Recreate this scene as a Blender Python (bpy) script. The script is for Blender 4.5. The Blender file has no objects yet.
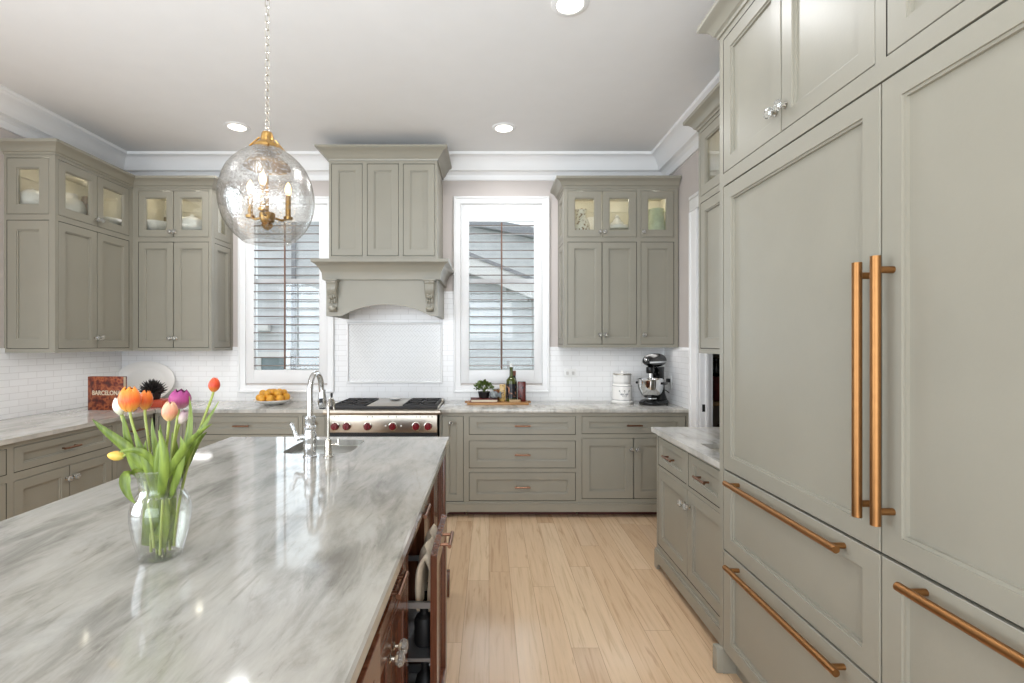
import bpy, bmesh, math, random
from mathutils import Vector, Matrix, noise
random.seed(11)
R = math.radians
PI = math.pi
SC = bpy.context.scene
COL = SC.collection

# ------------------------------------------------------------------ camera, world, lights, exposure
cam_data = bpy.data.cameras.new('camera')
cam = bpy.data.objects.new('camera', cam_data)
COL.objects.link(cam)
cam.location = (0, 0, 1.5)
cam.rotation_euler = (R(90), 0, 0)
cam_data.sensor_width = 36.0
cam_data.lens = 500.0 / 1024.0 * 36.0
cam_data.shift_x = 23.0 / 1024.0
cam_data.shift_y = 1.0 / 1024.0
cam_data.clip_start = 0.05
SC.camera = cam

SC.view_settings.view_transform = 'Standard'
SC.view_settings.look = 'None'
SC.view_settings.exposure = -0.02
SC.view_settings.gamma = 1.0
SC.view_settings.use_curve_mapping = False
SC.cycles.use_denoising = True
SC.cycles.max_bounces = 10
SC.cycles.diffuse_bounces = 5
SC.cycles.glossy_bounces = 5
SC.cycles.transparent_max_bounces = 24
SC.cycles.caustics_reflective = False
SC.cycles.caustics_refractive = False
SC.cycles.sample_clamp_indirect = 6.0

world = bpy.data.worlds.new('overcast_sky')
SC.world = world
world.use_nodes = True
wbg = world.node_tree.nodes['Background']
wbg.inputs['Color'].default_value = (0.93, 0.96, 1.0, 1)
wbg.inputs['Strength'].default_value = 1.5


def area(name, loc, rot, sx, sy, power, color=(1, 1, 1), shape='RECTANGLE', spread=180):
    d = bpy.data.lights.new(name, 'AREA')
    d.shape = shape
    d.size = sx
    if shape in ('RECTANGLE', 'ELLIPSE'):
        d.size_y = sy
    d.energy = power
    d.color = color
    d.spread = R(spread)
    o = bpy.data.objects.new(name, d)
    COL.objects.link(o)
    o.location = loc
    o.rotation_euler = rot
    return o


def point(name, loc, power, color, radius=0.02):
    d = bpy.data.lights.new(name, 'POINT')
    d.energy = power
    d.color = color
    d.shadow_soft_size = radius
    o = bpy.data.objects.new(name, d)
    COL.objects.link(o)
    o.location = loc
    return o


# added fill lamp behind the camera, brightens the surfaces facing it
area('rear_fill', (-0.9, -3.3, 1.45), (R(90), 0, 0), 4.7, 2.8, 185, (0.815, 0.912, 1.0))
# unseen fill lamp added to lift the ceiling, aimed up and forward
area('ceiling_fill', (-0.5, -0.7, 2.0), (R(128), 0, 0), 2.0, 1.0, 30, (0.84, 0.925, 1.0), spread=100)
# added fill lamp at the left wall, out of view, for the right-hand fronts
area('left_fill', (-3.5, 0.1, 1.65), (0, R(-90), 0), 1.9, 2.6, 90, (0.82, 0.915, 1.0))
# daylight at the two kitchen windows
area('window_daylight_left', (-1.98, 5.6, 2.1), (R(-90), 0, 0), 0.8, 1.6, 13, (0.82, 0.91, 1.0))
area('window_daylight_right', (0.12, 5.6, 2.1), (R(-90), 0, 0), 0.8, 1.6, 13, (0.82, 0.91, 1.0))
# three recessed ceiling lamps in view, the others added out of view as fill
CAN_FILL = [(0.43, 2.655), (0.125, 4.19), (-2.1, 4.17), (-0.9, 0.9), (-2.3, 1.6), (0.45, 0.6), (-2.3, -0.8), (0.3, -1.3)]
for cx, cy in CAN_FILL:
    area('can_or_fill_lamp', (cx, cy, 3.285), (0, 0, 0), 0.13, 0.13, 9.5 if cy > 2 else 2.0, (0.97, 0.98, 1.0), 'DISK', 150)

# ------------------------------------------------------------------ measures
WX0, WX1, WY, CEIL = -3.6, 1.72, 4.9, 3.3
CT, CTB = 0.93, 0.90                      # counter top and underside
FY = 4.29                                 # faces of the back base cabinets
UY = 4.52                                 # faces of the back wall cabinets


def X(px, y):
    return (px - 489.0) * y / 500.0


def Z(py, y):
    return 1.5 + (342.5 - py) * y / 500.0


# ------------------------------------------------------------------ materials
def s2l(c):
    return tuple(((v / 255.0) / 12.92 if v / 255.0 <= 0.04045 else ((v / 255.0 + 0.055) / 1.055) ** 2.4) for v in c) + (1.0,)


def new_mat(name):
    m = bpy.data.materials.new(name)
    m.use_nodes = True
    nt = m.node_tree
    b = nt.nodes['Principled BSDF']
    return m, nt, b


def nd(nt, kind, **kw):
    n = nt.nodes.new(kind)
    for k, v in kw.items():
        if k in n.inputs.keys():
            n.inputs[k].default_value = v
        else:
            setattr(n, k, v)
    return n


def ramp(nt, stops):
    n = nt.nodes.new('ShaderNodeValToRGB')
    els = n.color_ramp.elements
    while len(els) > 1:
        els.remove(els[0])
    els[0].position, els[0].color = stops[0]
    for p, c in stops[1:]:
        e = els.new(p)
        e.color = c
    return n


def simple(name, rgb, rough=0.5, metal=0.0, var=0.06, scale=6.0, bump=0.0, bscale=60.0, **kw):
    m, nt, b = new_mat(name)
    c = s2l(rgb)
    tc = nd(nt, 'ShaderNodeTexCoord')
    nz = nd(nt, 'ShaderNodeTexNoise', Scale=scale, Detail=4.0)
    nt.links.new(tc.outputs['Object'], nz.inputs['Vector'])
    lo = tuple(v * (1 - var) for v in c[:3]) + (1,)
    hi = tuple(min(1, v * (1 + var)) for v in c[:3]) + (1,)
    r = ramp(nt, [(0.3, lo), (0.7, hi)])
    nt.links.new(nz.outputs['Fac'], r.inputs['Fac'])
    nt.links.new(r.outputs['Color'], b.inputs['Base Color'])
    b.inputs['Roughness'].default_value = rough
    b.inputs['Metallic'].default_value = metal
    for k, v in kw.items():
        b.inputs[k].default_value = v
    if bump:
        n2 = nd(nt, 'ShaderNodeTexNoise', Scale=bscale, Detail=3.0)
        nt.links.new(tc.outputs['Object'], n2.inputs['Vector'])
        bp = nd(nt, 'ShaderNodeBump', Strength=bump, Distance=0.01)
        nt.links.new(n2.outputs['Fac'], bp.inputs['Height'])
        nt.links.new(bp.outputs['Normal'], b.inputs['Normal'])
    return m


def emissive(name, rgb, strength):
    m, nt, b = new_mat(name)
    b.inputs['Base Color'].default_value = s2l(rgb)
    b.inputs['Emission Color'].default_value = s2l(rgb)
    b.inputs['Emission Strength'].default_value = strength
    return m


def thin_glass(name, tint=(1, 1, 1), rough=0.0, base=0.06, edge=0.6, blend=0.35):
    m = bpy.data.materials.new(name)
    m.use_nodes = True
    nt = m.node_tree
    nt.nodes.clear()
    out = nd(nt, 'ShaderNodeOutputMaterial')
    tr = nd(nt, 'ShaderNodeBsdfTransparent')
    tr.inputs['Color'].default_value = (*tint, 1)
    gl = nd(nt, 'ShaderNodeBsdfGlossy')
    gl.inputs['Roughness'].default_value = rough
    lw = nd(nt, 'ShaderNodeLayerWeight', Blend=blend)
    mr = nd(nt, 'ShaderNodeMapRange')
    mr.inputs['To Min'].default_value = base
    mr.inputs['To Max'].default_value = edge
    nt.links.new(lw.outputs['Facing'], mr.inputs['Value'])
    mx = nd(nt, 'ShaderNodeMixShader')
    nt.links.new(mr.outputs['Result'], mx.inputs['Fac'])
    nt.links.new(tr.outputs[0], mx.inputs[1])
    nt.links.new(gl.outputs[0], mx.inputs[2])
    nt.links.new(mx.outputs[0], out.inputs['Surface'])
    return m


M = {}
M['paint'] = simple('sage_cabinet_paint', (149, 145, 132), 0.36, var=0.03, scale=3, bump=0.02, bscale=90)
M['inside'] = simple('cabinet_interior', (204, 198, 180), 0.5, var=0.03)
M['gap_shade'] = simple('painted_gap_shade', (44, 41, 35), 0.8)  # shade in the door gaps put into the colour of reveals and backs
M['wall'] = simple('greige_wall_paint', (202, 194, 189), 0.75, var=0.015, bump=0.02, bscale=200)
M['ceiling'] = simple('white_ceiling_paint', (238, 238, 238), 0.85, var=0.01)
M['trim'] = simple('white_trim_paint', (240, 240, 240), 0.4, var=0.01)
M['white'] = simple('white_glaze', (240, 238, 234), 0.18, var=0.01)
M['white_plastic'] = simple('white_plastic', (236, 236, 234), 0.35, var=0.01)
M['brass'] = simple('brushed_brass', (156, 112, 70), 0.4, 1.0, var=0.06, scale=40)
M['brass_bright'] = simple('lamp_brass', (176, 140, 84), 0.32, 1.0, var=0.06, scale=30)
M['bronze'] = simple('rose_bronze', (140, 104, 84), 0.35, 1.0, var=0.05, scale=40)
M['nickel'] = simple('polished_nickel', (205, 200, 190), 0.12, 1.0, var=0.02)
M['chrome'] = simple('chrome', (222, 224, 226), 0.06, 1.0, var=0.01)
M['steel'] = simple('brushed_steel', (190, 182, 170), 0.3, 1.0, var=0.04, scale=30)
M['sink_steel'] = simple('sink_steel', (170, 168, 160), 0.32, 1.0, var=0.05, scale=15)
M['iron'] = simple('cast_iron', (30, 26, 25), 0.5, 0.0, var=0.2, scale=60)
M['black'] = simple('black_enamel', (13, 12, 12), 0.24, var=0.1)
M['black_matte'] = simple('black_matte', (24, 23, 23), 0.55, var=0.2)
M['red_knob'] = simple('oxblood_knob', (116, 14, 26), 0.3, var=0.12)
M['red'] = simple('red_lacquer', (172, 66, 40), 0.4, var=0.12)
M['dark_red'] = simple('dark_red_card', (96, 28, 24), 0.6, var=0.25, scale=30)
M['paper'] = simple('page_paper', (214, 200, 176), 0.8)
M['stem'] = simple('tulip_stem', (158, 170, 84), 0.45, var=0.15, scale=30)
M['soil'] = simple('potting_soil', (50, 36, 26), 0.9, var=0.4, scale=80)
M['orange_skin'] = simple('orange_peel', (222, 160, 52), 0.45, var=0.12, scale=14, bump=0.15, bscale=140)
M['celadon'] = simple('celadon_glaze', (198, 210, 178), 0.22, var=0.1, scale=30, bump=0.35, bscale=28)
M['pantry'] = simple('pantry_paint', (170, 164, 158), 0.8)
M['cork'] = simple('cork', (150, 106, 70), 0.8, var=0.2, scale=80)
M['towel'] = simple('cream_towel', (226, 210, 186), 0.95, var=0.08, scale=40, bump=0.6, bscale=220)
M['grey_frame'] = simple('grey_metal_rail', (150, 150, 150), 0.35, 0.8)
M['roofing'] = simple('grey_shingles', (150, 152, 158), 0.9, var=0.15, scale=30)
M['garden'] = simple('lawn_ground', (120, 130, 100), 0.95, var=0.2, scale=4)
M['bulb'] = emissive('candle_bulb', (255, 222, 170), 3.2)
M['can_glow'] = emissive('downlight_lens', (255, 246, 230), 6.0)
M['pane'] = thin_glass('window_pane', (0.97, 0.985, 0.98), 0.0, 0.03, 0.35)
M['door_glass'] = thin_glass('cabinet_glass', (0.95, 0.96, 0.94), 0.02, 0.05, 0.5)
M['vase_glass'] = thin_glass('clear_vase_glass', (0.975, 0.98, 0.972), 0.0, 0.02, 0.75, 0.3)
M['water'] = thin_glass('vase_water', (0.985, 0.99, 0.975), 0.0, 0.01, 0.12)
M['crystal'] = simple('crystal_knob', (236, 236, 230), 0.04, var=0.01, **{'Transmission Weight': 0.78, 'IOR': 1.5})
M['bottle_green'] = simple('green_bottle_glass', (84, 92, 36), 0.06, var=0.1, **{'Transmission Weight': 0.35})
M['dark_bottle'] = simple('dark_bottle_glass', (40, 34, 22), 0.08, var=0.1)


_s2l = s2l


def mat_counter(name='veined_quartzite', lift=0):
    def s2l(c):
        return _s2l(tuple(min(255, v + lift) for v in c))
    m, nt, b = new_mat(name)
    tc = nd(nt, 'ShaderNodeTexCoord')
    mp = nd(nt, 'ShaderNodeMapping')
    mp.inputs['Rotation'].default_value = (0, 0, R(24))
    mp.inputs['Scale'].default_value = (9.5, 2.6, 3.0)
    nt.links.new(tc.outputs['Object'], mp.inputs['Vector'])
    n1 = nd(nt, 'ShaderNodeTexNoise', Scale=1.0, Detail=10.0, Roughness=0.66, Distortion=0.45)
    nt.links.new(mp.outputs[0], n1.inputs['Vector'])
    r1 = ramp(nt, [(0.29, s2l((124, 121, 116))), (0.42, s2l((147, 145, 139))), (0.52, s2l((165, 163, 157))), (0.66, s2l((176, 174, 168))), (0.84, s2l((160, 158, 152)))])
    nt.links.new(n1.outputs['Fac'], r1.inputs['Fac'])
    # thin darker wisps
    mp2 = nd(nt, 'ShaderNodeMapping')
    mp2.inputs['Rotation'].default_value = (0, 0, R(27))
    mp2.inputs['Location'].default_value = (3.1, 1.7, 0)
    mp2.inputs['Scale'].default_value = (26.0, 6.0, 6.0)
    nt.links.new(tc.outputs['Object'], mp2.inputs['Vector'])
    n2 = nd(nt, 'ShaderNodeTexNoise', Scale=1.0, Detail=8.0, Roughness=0.65, Distortion=0.6)
    nt.links.new(mp2.outputs[0], n2.inputs['Vector'])
    r2 = ramp(nt, [(0.28, (0.60, 0.58, 0.56, 1)), (0.42, (0.94, 0.935, 0.93, 1)), (0.56, (1, 1, 1, 1))])
    nt.links.new(n2.outputs['Fac'], r2.inputs['Fac'])
    # warm drifts
    n3 = nd(nt, 'ShaderNodeTexNoise', Scale=1.6, Detail=3.0)
    nt.links.new(tc.outputs['Object'], n3.inputs['Vector'])
    r3 = ramp(nt, [(0.4, (1, 1, 1, 1)), (0.68, (1.0, 0.965, 0.915, 1))])
    nt.links.new(n3.outputs['Fac'], r3.inputs['Fac'])
    m1 = nd(nt, 'ShaderNodeMix', data_type='RGBA', blend_type='MULTIPLY')
    m1.inputs['Factor'].default_value = 0.85
    nt.links.new(r1.outputs[0], m1.inputs['A'])
    nt.links.new(r2.outputs[0], m1.inputs['B'])
    m2 = nd(nt, 'ShaderNodeMix', data_type='RGBA', blend_type='MULTIPLY')
    m2.inputs['Factor'].default_value = 1.0
    nt.links.new(m1.outputs['Result'], m2.inputs['A'])
    nt.links.new(r3.outputs[0], m2.inputs['B'])
    nt.links.new(m2.outputs['Result'], b.inputs['Base Color'])
    b.inputs['Roughness'].default_value = 0.07
    return m


M['counter'] = mat_counter('quartzite_tone_raised', 30)  # same stone as the island, lightened to make up for dimmer light there
M['island_counter'] = mat_counter('quartzite_tone_lowered', -3)  # same stone, toned down against the stronger light over the island


def mat_tile():
    m, nt, b = new_mat('white_subway_tile')
    tc = nd(nt, 'ShaderNodeTexCoord')
    sep = nd(nt, 'ShaderNodeSeparateXYZ')
    nt.links.new(tc.outputs['Object'], sep.inputs[0])
    ad = nd(nt, 'ShaderNodeMath', operation='ADD')
    nt.links.new(sep.outputs['X'], ad.inputs[0])
    nt.links.new(sep.outputs['Y'], ad.inputs[1])
    cb = nd(nt, 'ShaderNodeCombineXYZ')
    nt.links.new(ad.outputs[0], cb.inputs['X'])
    nt.links.new(sep.outputs['Z'], cb.inputs['Y'])
    br = nd(nt, 'ShaderNodeTexBrick', Scale=1.0)
    br.offset = 0.5
    br.inputs['Color1'].default_value = s2l((244, 244, 244))
    br.inputs['Color2'].default_value = s2l((240, 240, 240))
    br.inputs['Mortar'].default_value = s2l((222, 221, 220))
    br.inputs['Mortar Size'].default_value = 0.0022
    br.inputs['Mortar Smooth'].default_value = 0.3
    br.inputs['Brick Width'].default_value = 0.152
    br.inputs['Row Height'].default_value = 0.0508
    nt.links.new(cb.outputs[0], br.inputs['Vector'])
    nt.links.new(br.outputs['Color'], b.inputs['Base Color'])
    bp = nd(nt, 'ShaderNodeBump', Strength=0.25, Distance=0.004, invert=True)
    nt.links.new(br.outputs['Fac'], bp.inputs['Height'])
    nt.links.new(bp.outputs['Normal'], b.inputs['Normal'])
    b.inputs['Roughness'].default_value = 0.2
    return m


M['tile'] = mat_tile()


def mat_floor():
    m, nt, b = new_mat('pale_oak_planks')
    L = nt.links.new
    tc = nd(nt, 'ShaderNodeTexCoord')
    sep = nd(nt, 'ShaderNodeSeparateXYZ')
    L(tc.outputs['Object'], sep.inputs[0])

    def mth(op, a, bb=None):
        n = nd(nt, 'ShaderNodeMath', operation=op)
        for i, v in enumerate((a, bb)):
            if v is None:
                continue
            if isinstance(v, (int, float)):
                n.inputs[i].default_value = v
            else:
                L(v, n.inputs[i])
        return n.outputs[0]
    u = mth('DIVIDE', sep.outputs['X'], 0.135)
    iu = mth('FLOOR', u)
    fu = mth('SUBTRACT', u, iu)
    wn = nd(nt, 'ShaderNodeTexWhiteNoise', noise_dimensions='1D')
    L(iu, wn.inputs['W'])
    v = mth('ADD', mth('DIVIDE', sep.outputs['Y'], 1.7), mth('MULTIPLY', wn.outputs['Value'], 7.0))
    iv = mth('FLOOR', v)
    fv = mth('SUBTRACT', v, iv)
    cb = nd(nt, 'ShaderNodeCombineXYZ')
    L(iu, cb.inputs['X'])
    L(iv, cb.inputs['Y'])
    wn2 = nd(nt, 'ShaderNodeTexWhiteNoise', noise_dimensions='2D')
    L(cb.outputs[0], wn2.inputs['Vector'])
    r = ramp(nt, [(0.0, s2l((212, 181, 147))), (0.35, s2l((220, 190, 156))), (0.7, s2l((226, 199, 166))), (1.0, s2l((207, 177, 146)))])
    L(wn2.outputs['Value'], r.inputs['Fac'])
    # grain, shifted for every plank
    cg = nd(nt, 'ShaderNodeCombineXYZ')
    L(mth('ADD', mth('MULTIPLY', sep.outputs['X'], 42.0), mth('MULTIPLY', wn2.outputs['Value'], 90.0)), cg.inputs['X'])
    L(mth('MULTIPLY', sep.outputs['Y'], 2.2), cg.inputs['Y'])
    g = nd(nt, 'ShaderNodeTexNoise', Scale=1.0, Detail=6.0, Roughness=0.6, Distortion=0.8)
    L(cg.outputs[0], g.inputs['Vector'])
    gr = ramp(nt, [(0.28, (0.72, 0.65, 0.58, 1)), (0.47, (0.95, 0.94, 0.93, 1)), (0.7, (1.03, 1.02, 1.01, 1))])
    L(g.outputs['Fac'], gr.inputs['Fac'])
    # occasional dark streaks and knots
    ck = nd(nt, 'ShaderNodeCombineXYZ')
    L(mth('MULTIPLY', sep.outputs['X'], 16.0), ck.inputs['X'])
    L(mth('MULTIPLY', sep.outputs['Y'], 2.4), ck.inputs['Y'])
    k = nd(nt, 'ShaderNodeTexNoise', Scale=1.0, Detail=3.0)
    L(ck.outputs[0], k.inputs['Vector'])
    kr = ramp(nt, [(0.24, (0.60, 0.52, 0.46, 1)), (0.32, (1, 1, 1, 1))])
    L(k.outputs['Fac'], kr.inputs['Fac'])
    m1 = nd(nt, 'ShaderNodeMix', data_type='RGBA', blend_type='MULTIPLY')
    m1.inputs['Factor'].default_value = 0.9
    L(r.outputs[0], m1.inputs['A'])
    L(gr.outputs[0], m1.inputs['B'])
    m3 = nd(nt, 'ShaderNodeMix', data_type='RGBA', blend_type='MULTIPLY')
    m3.inputs['Factor'].default_value = 0.8
    L(m1.outputs['Result'], m3.inputs['A'])
    L(kr.outputs[0], m3.inputs['B'])
    gap1 = mth('LESS_THAN', mth('MINIMUM', fu, mth('SUBTRACT', 1.0, fu)), 0.010)
    gap2 = mth('LESS_THAN', fv, 0.0016)
    gap = mth('MAXIMUM', gap1, gap2)
    m2 = nd(nt, 'ShaderNodeMix', data_type='RGBA', blend_type='MIX')
    L(mth('MULTIPLY', gap, 0.55), m2.inputs['Factor'])
    L(m3.outputs['Result'], m2.inputs['A'])
    m2.inputs['B'].default_value = s2l((130, 98, 70))
    L(m2.outputs['Result'], b.inputs['Base Color'])
    b.inputs['Roughness'].default_value = 0.17
    bp = nd(nt, 'ShaderNodeBump', Strength=0.06, Distance=0.003)
    L(g.outputs['Fac'], bp.inputs['Height'])
    L(bp.outputs['Normal'], b.inputs['Normal'])
    return m


M['floor'] = mat_floor()


def mat_wood(name, dark, mid, light, sc=(30, 30, 2.0), rough=0.3):
    m, nt, b = new_mat(name)
    tc = nd(nt, 'ShaderNodeTexCoord')
    mp = nd(nt, 'ShaderNodeMapping')
    mp.inputs['Scale'].default_value = sc
    nt.links.new(tc.outputs['Object'], mp.inputs['Vector'])
    n1 = nd(nt, 'ShaderNodeTexNoise', Scale=1.0, Detail=6.0, Roughness=0.6, Distortion=0.7)
    nt.links.new(mp.outputs[0], n1.inputs['Vector'])
    r = ramp(nt, [(0.28, s2l(dark)), (0.5, s2l(mid)), (0.75, s2l(light))])
    nt.links.new(n1.outputs['Fac'], r.inputs['Fac'])
    nt.links.new(r.outputs[0], b.inputs['Base Color'])
    b.inputs['Roughness'].default_value = rough
    return m


M['cherry'] = mat_wood('stained_cherry', (70, 37, 25), (98, 56, 37), (122, 78, 54), (30, 30, 2.2), 0.2)
M['board'] = mat_wood('acacia_board', (120, 82, 46), (168, 122, 74), (196, 152, 100), (3, 40, 40), 0.5)
M['louvre'] = simple('louvre_shade_taupe', (128, 114, 105), 0.45, var=0.05)  # backlit shade on the slats put into their colour
M['walnut_rod'] = mat_wood('brown_tilt_rod', (84, 56, 44), (110, 78, 62), (130, 96, 78), (60, 60, 4), 0.5)
M['pale_wood'] = mat_wood('pale_wood', (150, 120, 84), (178, 148, 110), (200, 172, 136), (30, 30, 4), 0.6)


def mat_leaf(name, a, bcol):
    m, nt, b = new_mat(name)
    tc = nd(nt, 'ShaderNodeTexCoord')
    mp = nd(nt, 'ShaderNodeMapping')
    mp.inputs['Scale'].default_value = (60, 60, 8)
    nt.links.new(tc.outputs['Object'], mp.inputs['Vector'])
    n1 = nd(nt, 'ShaderNodeTexNoise', Scale=1.0, Detail=3.0)
    nt.links.new(mp.outputs[0], n1.inputs['Vector'])
    r = ramp(nt, [(0.3, s2l(a)), (0.7, s2l(bcol))])
    nt.links.new(n1.outputs['Fac'], r.inputs['Fac'])
    nt.links.new(r.outputs[0], b.inputs['Base Color'])
    b.inputs['Roughness'].default_value = 0.42
    b.inputs['Subsurface Weight'].default_value = 0.0
    return m


M['leaf'] = mat_leaf('tulip_leaf', (78, 98, 26), (136, 156, 62))
M['leaf_dark'] = mat_leaf('herb_leaf', (48, 66, 26), (104, 124, 54))
M['succulent'] = mat_leaf('dark_succulent_leaf', (26, 24, 24), (50, 46, 44))


def mat_petal(name, base, tip, streak):
    m, nt, b = new_mat(name)
    uv = nd(nt, 'ShaderNodeTexCoord')
    sep = nd(nt, 'ShaderNodeSeparateXYZ')
    nt.links.new(uv.outputs['UV'], sep.inputs[0])
    r = ramp(nt, [(0.0, s2l(base)), (0.45, s2l(streak)), (1.0, s2l(tip))])
    mp = nd(nt, 'ShaderNodeMapping')
    mp.inputs['Scale'].default_value = (14, 1.2, 1)
    nt.links.new(uv.outputs['UV'], mp.inputs['Vector'])
    n1 = nd(nt, 'ShaderNodeTexNoise', Scale=1.0, Detail=3.0)
    nt.links.new(mp.outputs[0], n1.inputs['Vector'])
    ad = nd(nt, 'ShaderNodeMath', operation='MULTIPLY_ADD')
    nt.links.new(n1.outputs['Fac'], ad.inputs[0])
    ad.inputs[1].default_value = 0.5
    nt.links.new(sep.outputs['Y'], ad.inputs[2])
    sb = nd(nt, 'ShaderNodeMath', operation='SUBTRACT')
    nt.links.new(ad.outputs[0], sb.inputs[0])
    sb.inputs[1].default_value = 0.25
    nt.links.new(sb.outputs[0], r.inputs['Fac'])
    nt.links.new(r.outputs[0], b.inputs['Base Color'])
    b.inputs['Roughness'].default_value = 0.45
    return m


def mat_globe():
    m = bpy.data.materials.new('seeded_globe_glass')
    m.use_nodes = True
    nt = m.node_tree
    nt.nodes.clear()
    L = nt.links.new
    out = nd(nt, 'ShaderNodeOutputMaterial')
    tc = nd(nt, 'ShaderNodeTexCoord')
    sep = nd(nt, 'ShaderNodeSeparateXYZ')
    L(tc.outputs['Object'], sep.inputs[0])
    # silvering that is heavier in the upper half
    grad = nd(nt, 'ShaderNodeMapRange')
    grad.inputs['From Min'].default_value = -0.16
    grad.inputs['From Max'].default_value = 0.16
    grad.inputs['To Min'].default_value = 0.03
    grad.inputs['To Max'].default_value = 0.22
    L(sep.outputs['Z'], grad.inputs['Value'])
    vo = nd(nt, 'ShaderNodeTexVoronoi', Scale=130.0)
    L(tc.outputs['Object'], vo.inputs['Vector'])
    nz = nd(nt, 'ShaderNodeTexNoise', Scale=110.0, Detail=3.0)
    L(tc.outputs['Object'], nz.inputs['Vector'])
    sp = ramp(nt, [(0.52, (0, 0, 0, 1)), (0.58, (0.34, 0.34, 0.34, 1))])
    L(nz.outputs['Fac'], sp.inputs['Fac'])
    lw = nd(nt, 'ShaderNodeLayerWeight', Blend=0.3)
    fr = nd(nt, 'ShaderNodeMapRange')
    fr.inputs['To Min'].default_value = 0.015
    fr.inputs['To Max'].default_value = 0.55
    L(lw.outputs['Facing'], fr.inputs['Value'])
    a1 = nd(nt, 'ShaderNodeMath', operation='ADD')
    L(grad.outputs['Result'], a1.inputs[0])
    L(sp.outputs['Color'], a1.inputs[1])
    a2 = nd(nt, 'ShaderNodeMath', operation='ADD', use_clamp=True)
    L(a1.outputs[0], a2.inputs[0])
    L(fr.outputs['Result'], a2.inputs[1])
    tr = nd(nt, 'ShaderNodeBsdfTransparent')
    tr.inputs['Color'].default_value = (0.84, 0.84, 0.83, 1)
    gl = nd(nt, 'ShaderNodeBsdfGlossy')
    gl.inputs['Color'].default_value = (0.74, 0.73, 0.71, 1)
    gl.inputs['Roughness'].default_value = 0.2
    bp = nd(nt, 'ShaderNodeBump', Strength=0.35, Distance=0.002)
    L(vo.outputs['Distance'], bp.inputs['Height'])
    L(bp.outputs['Normal'], gl.inputs['Normal'])
    mx = nd(nt, 'ShaderNodeMixShader')
    L(a2.outputs[0], mx.inputs['Fac'])
    L(tr.outputs[0], mx.inputs[1])
    L(gl.outputs[0], mx.inputs[2])
    L(mx.outputs[0], out.inputs['Surface'])
    return m


M['globe'] = mat_globe()


def mat_cover():
    m, nt, b = new_mat('cookbook_cover')
    tc = nd(nt, 'ShaderNodeTexCoord')
    v = nd(nt, 'ShaderNodeTexVoronoi', Scale=26.0)
    nt.links.new(tc.outputs['Object'], v.inputs['Vector'])
    n = nd(nt, 'ShaderNodeTexNoise', Scale=20.0, Detail=5.0)
    nt.links.new(tc.outputs['Object'], n.inputs['Vector'])
    r = ramp(nt, [(0.3, s2l((40, 20, 16))), (0.45, s2l((108, 36, 26))), (0.56, s2l((176, 104, 62))), (0.64, s2l((120, 36, 24))), (0.75, s2l((70, 30, 20)))])
    nt.links.new(n.outputs['Fac'], r.inputs['Fac'])
    mx = nd(nt, 'ShaderNodeMix', data_type='RGBA', blend_type='MULTIPLY')
    mx.inputs['Factor'].default_value = 0.5
    r2 = ramp(nt, [(0.0, (1, 0.9, 0.8, 1)), (0.6, (0.5, 0.3, 0.25, 1))])
    nt.links.new(v.outputs['Distance'], r2.inputs['Fac'])
    nt.links.new(r.outputs[0], mx.inputs['A'])
    nt.links.new(r2.outputs[0], mx.inputs['B'])
    nt.links.new(mx.outputs['Result'], b.inputs['Base Color'])
    b.inputs['Roughness'].default_value = 0.3
    return m


M['cover'] = mat_cover()


def mat_speckle(name, bg, fg, scale, lo, hi):
    m, nt, b = new_mat(name)
    tc = nd(nt, 'ShaderNodeTexCoord')
    n = nd(nt, 'ShaderNodeTexNoise', Scale=scale, Detail=2.0)
    nt.links.new(tc.outputs['Object'], n.inputs['Vector'])
    r = ramp(nt, [(lo, s2l(fg)), (hi, s2l(bg))])
    nt.links.new(n.outputs['Fac'], r.inputs['Fac'])
    nt.links.new(r.outputs[0], b.inputs['Base Color'])
    b.inputs['Roughness'].default_value = 0.25
    return m


M['patterned'] = mat_speckle('floral_glaze', (238, 232, 216), (150, 120, 80), 45, 0.40, 0.46)
M['label_dark'] = mat_speckle('dark_bottle_label', (30, 30, 34), (176, 120, 90), 34, 0.36, 0.42)
M['label_red'] = mat_speckle('red_tin_print', (92, 32, 26), (24, 16, 16), 26, 0.42, 0.5)
M['label_kraft'] = mat_speckle('kraft_label', (196, 162, 96), (120, 88, 40), 50, 0.38, 0.46)
M['stone'] = mat_speckle('grey_stone', (142, 148, 148), (96, 102, 106), 40, 0.4, 0.6)
M['siding'] = None


def mat_siding():
    m, nt, b = new_mat('lap_siding')
    tc = nd(nt, 'ShaderNodeTexCoord')
    sep = nd(nt, 'ShaderNodeSeparateXYZ')
    nt.links.new(tc.outputs['Object'], sep.inputs[0])
    n = nd(nt, 'ShaderNodeTexNoise', Scale=3.0, Detail=3.0)
    nt.links.new(tc.outputs['Object'], n.inputs['Vector'])
    r = ramp(nt, [(0.3, s2l((206, 209, 213))), (0.7, s2l((220, 223, 226)))])
    nt.links.new(n.outputs['Fac'], r.inputs['Fac'])
    nt.links.new(r.outputs[0], b.inputs['Base Color'])
    b.inputs['Roughness'].default_value = 0.7
    return m


M['siding'] = mat_siding()


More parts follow.
